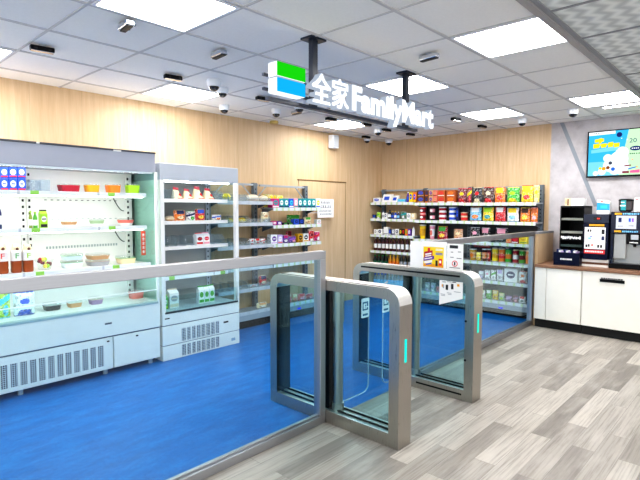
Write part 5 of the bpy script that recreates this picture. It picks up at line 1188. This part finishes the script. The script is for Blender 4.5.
# ------------------------------------------------------------------ wall screen
t = thing('wall_screen', 'flat wall screen showing a sky blue advert above the counter', 'television', (6.9, 1.30, 2.15))
ya, yb, za, zb, xs = 0.80, 1.795, 1.86, 2.432, 6.885
m = MB(); m.box((xs, ya, za), (6.93, yb, zb), BLACK); m.build('bezel', t, bevel=0.004)
m = MB(); m.box((6.93, 1.1, 2.0), (WALL_B - 0.001, 1.5, 2.3), BLACKM); m.build('wall_mount', t)
def scr(nm, col): return EM('screen_' + nm, col, 1.15)
m = MB(); Xs = xs - 0.001
def sp(pts, nm, col, d):
    m.prism(pts, 0, Xs - d - 0.0005, Xs - d, scr(nm, col))
def disc(y, z, r, nm, col, d, ry=None): sp([(y + (ry or r) * math.cos(2 * math.pi * k / 18), z + r * math.sin(2 * math.pi * k / 18)) for k in range(18)], nm, col, d)
yi0, yi1, zi0, zi1 = ya + 0.018, yb - 0.018, za + 0.02, zb - 0.014
sp([(yi0, zi0), (yi1, zi0), (yi1, zi1), (yi0, zi1)], 'sky', '#3fb9ee', 0)
sp([(yi0, zi0), (yi1, zi0), (yi1, zi0 + 0.17), (yi0, zi0 + 0.17)], 'sky_low', '#7fd4f4', 0.0006)
sp([(yi0 + 0.53, zi1), (yi0, zi1), (yi0, zi0), (yi0 + 0.62, zi0 + 0.0)], 'mint', '#c4efc2', 0.0008)
for y, z, r in ((1.44, 2.07, 0.10), (1.53, 2.0, 0.08), (1.48, 1.95, 0.065), (1.62, 1.93, 0.045), (1.41, 2.15, 0.07), (1.42, 1.98, 0.09), (1.69, 1.91, 0.03), (1.56, 2.09, 0.05)): disc(y, z, r, 'cloud', '#eef8fc', 0.0012)
sp([(yi1 - 0.03, 2.20), (1.45, 2.23), (1.45, 2.18), (yi1 - 0.03, 2.16)], 'sky_low', '#7fd4f4', 0.0012)
sp([(yi1, zi1), (yi1 - 0.29, zi1), (yi1 - 0.29, zi1 - 0.035), (yi1, zi1 - 0.04)], 'paper', '#f7fafc', 0.0014)
for y in (1.72, 1.70, 1.675): sp([(y, zi1 - 0.012), (y - 0.014, zi1 - 0.012), (y - 0.014, zi1 - 0.02), (y, zi1 - 0.02)], 'dk', '#4a4f60', 0.002)
for y, z, w, h_ in ((1.66, 2.31, 0.10, 0.04), (1.65, 2.305, 0.03, 0.065), (1.69, 2.245, 0.07, 0.055), (1.61, 2.245, 0.06, 0.05), (1.535, 2.25, 0.055, 0.06), (1.47, 2.24, 0.06, 0.05), (1.57, 2.255, 0.22, 0.016)):
    sp([(y + w / 2, z - h_ / 2), (y - w / 2, z - h_ / 2 + 0.006), (y - w / 2, z + h_ / 2 + 0.006), (y + w / 2, z + h_ / 2)], 'yellow', '#f7e02a', 0.0016)
disc(1.445, 2.365, 0.03, 'navy', '#27346f', 0.0016)
for y, z, r, nm, col in ((1.60, 1.965, 0.022, 'orange', '#f5a623'), (1.64, 1.97, 0.016, 'yellow', '#f7e02a'), (1.555, 1.975, 0.02, 'brown', '#8a4a20'), (1.50, 1.955, 0.022, 'blue', '#2d6fd8'), (1.53, 2.03, 0.02, 'dk', '#4a4f60'), (1.48, 2.04, 0.018, 'cloud', '#eef8fc'), (1.36, 2.3, 0.008, 'paper', '#f7fafc'), (1.42, 2.32, 0.006, 'paper', '#f7fafc'), (1.30, 2.06, 0.008, 'coral', '#f5a08a'), (1.25, 1.97, 0.008, 'orange', '#f5a623')): disc(y, z, r, nm, col, 0.002)
disc(1.32 - 0.05, 2.19, 0.028, 'navy', '#27346f', 0.0016, 0.06)
for y in (1.31, 1.29, 1.27, 1.25): sp([(y, 2.198), (y - 0.012, 2.198), (y - 0.012, 2.184), (y, 2.184)], 'paper', '#f7fafc', 0.0022)
for y in (1.33, 1.31, 1.29, 1.265, 1.24): sp([(y, 2.135), (y - 0.014, 2.135), (y - 0.014, 2.123), (y, 2.123)], 'green_dk', '#2f6b4a', 0.0016)
sp([(1.38, 1.995), (1.31, 2.0), (1.31, 1.985), (1.38, 1.98)], 'maroon', '#8a3a4a', 0.002); sp([(1.40, 1.925), (1.33, 1.925), (1.33, 1.90), (1.40, 1.90)], 'maroon', '#8a3a4a', 0.002); sp([(1.32, 1.93), (1.22, 1.94), (1.22, 1.90), (1.32, 1.90)], 'pink', '#f26fa0', 0.002); sp([(1.34, 1.955), (1.26, 1.975), (1.26, 1.962), (1.34, 1.942)], 'blue', '#2d6fd8', 0.0022)
put_text(m, '20', scr('navy', '#27346f'), (Xs - 0.003, 1.30, 2.285), w=0.075, h=0.05, facing='-x', size=0.1)
m.build('screen', t)

# ------------------------------------------------------------------ light and camera
w = bpy.data.worlds.new('shop'); bpy.context.scene.world = w; w.use_nodes = True
bg = w.node_tree.nodes['Background']; bg.inputs[0].default_value = (0.93, 0.96, 1.0, 1); bg.inputs[1].default_value = 1.8
cam = bpy.data.cameras.new('camera'); co = bpy.data.objects.new('camera', cam); C.objects.link(co); bpy.context.scene.camera = co
cam.sensor_width = 36; cam.lens = 494.517 / 640 * 36; cam.clip_start = 0.05
yaw, pitch, roll = 0.745937865, -0.0640722611, 0.00226823
f = Vector((math.cos(yaw) * math.cos(pitch), math.sin(yaw) * math.cos(pitch), math.sin(pitch))); r = Vector((math.sin(yaw), -math.cos(yaw), 0)); u = r.cross(f)
r2 = r * math.cos(roll) + u * math.sin(roll); u2 = u * math.cos(roll) - r * math.sin(roll)
co.matrix_world = Matrix(((r2.x, u2.x, -f.x, 0), (r2.y, u2.y, -f.y, 0), (r2.z, u2.z, -f.z, 1.47), (0, 0, 0, 1)))
def area(name, loc, sx, sy, power, rot=(0, 0, 0), col=(1, 1, 1)):
    l = bpy.data.lights.new(name, 'AREA'); l.shape = 'RECTANGLE'; l.size = sx; l.size_y = sy; l.energy = power; l.color = col
    o = bpy.data.objects.new(name, l); C.objects.link(o); o.location = loc; o.rotation_euler = rot
sc = bpy.context.scene
sc.view_settings.view_transform = 'Standard'; sc.view_settings.look = 'Medium High Contrast'; sc.view_settings.exposure = 0.0
sc.cycles.use_denoising = True; sc.cycles.max_bounces = 10; sc.cycles.transparent_max_bounces = 24; sc.cycles.caustics_reflective = False; sc.cycles.caustics_refractive = False
for o in bpy.data.objects:
    if '_w' in o: del o['_w']
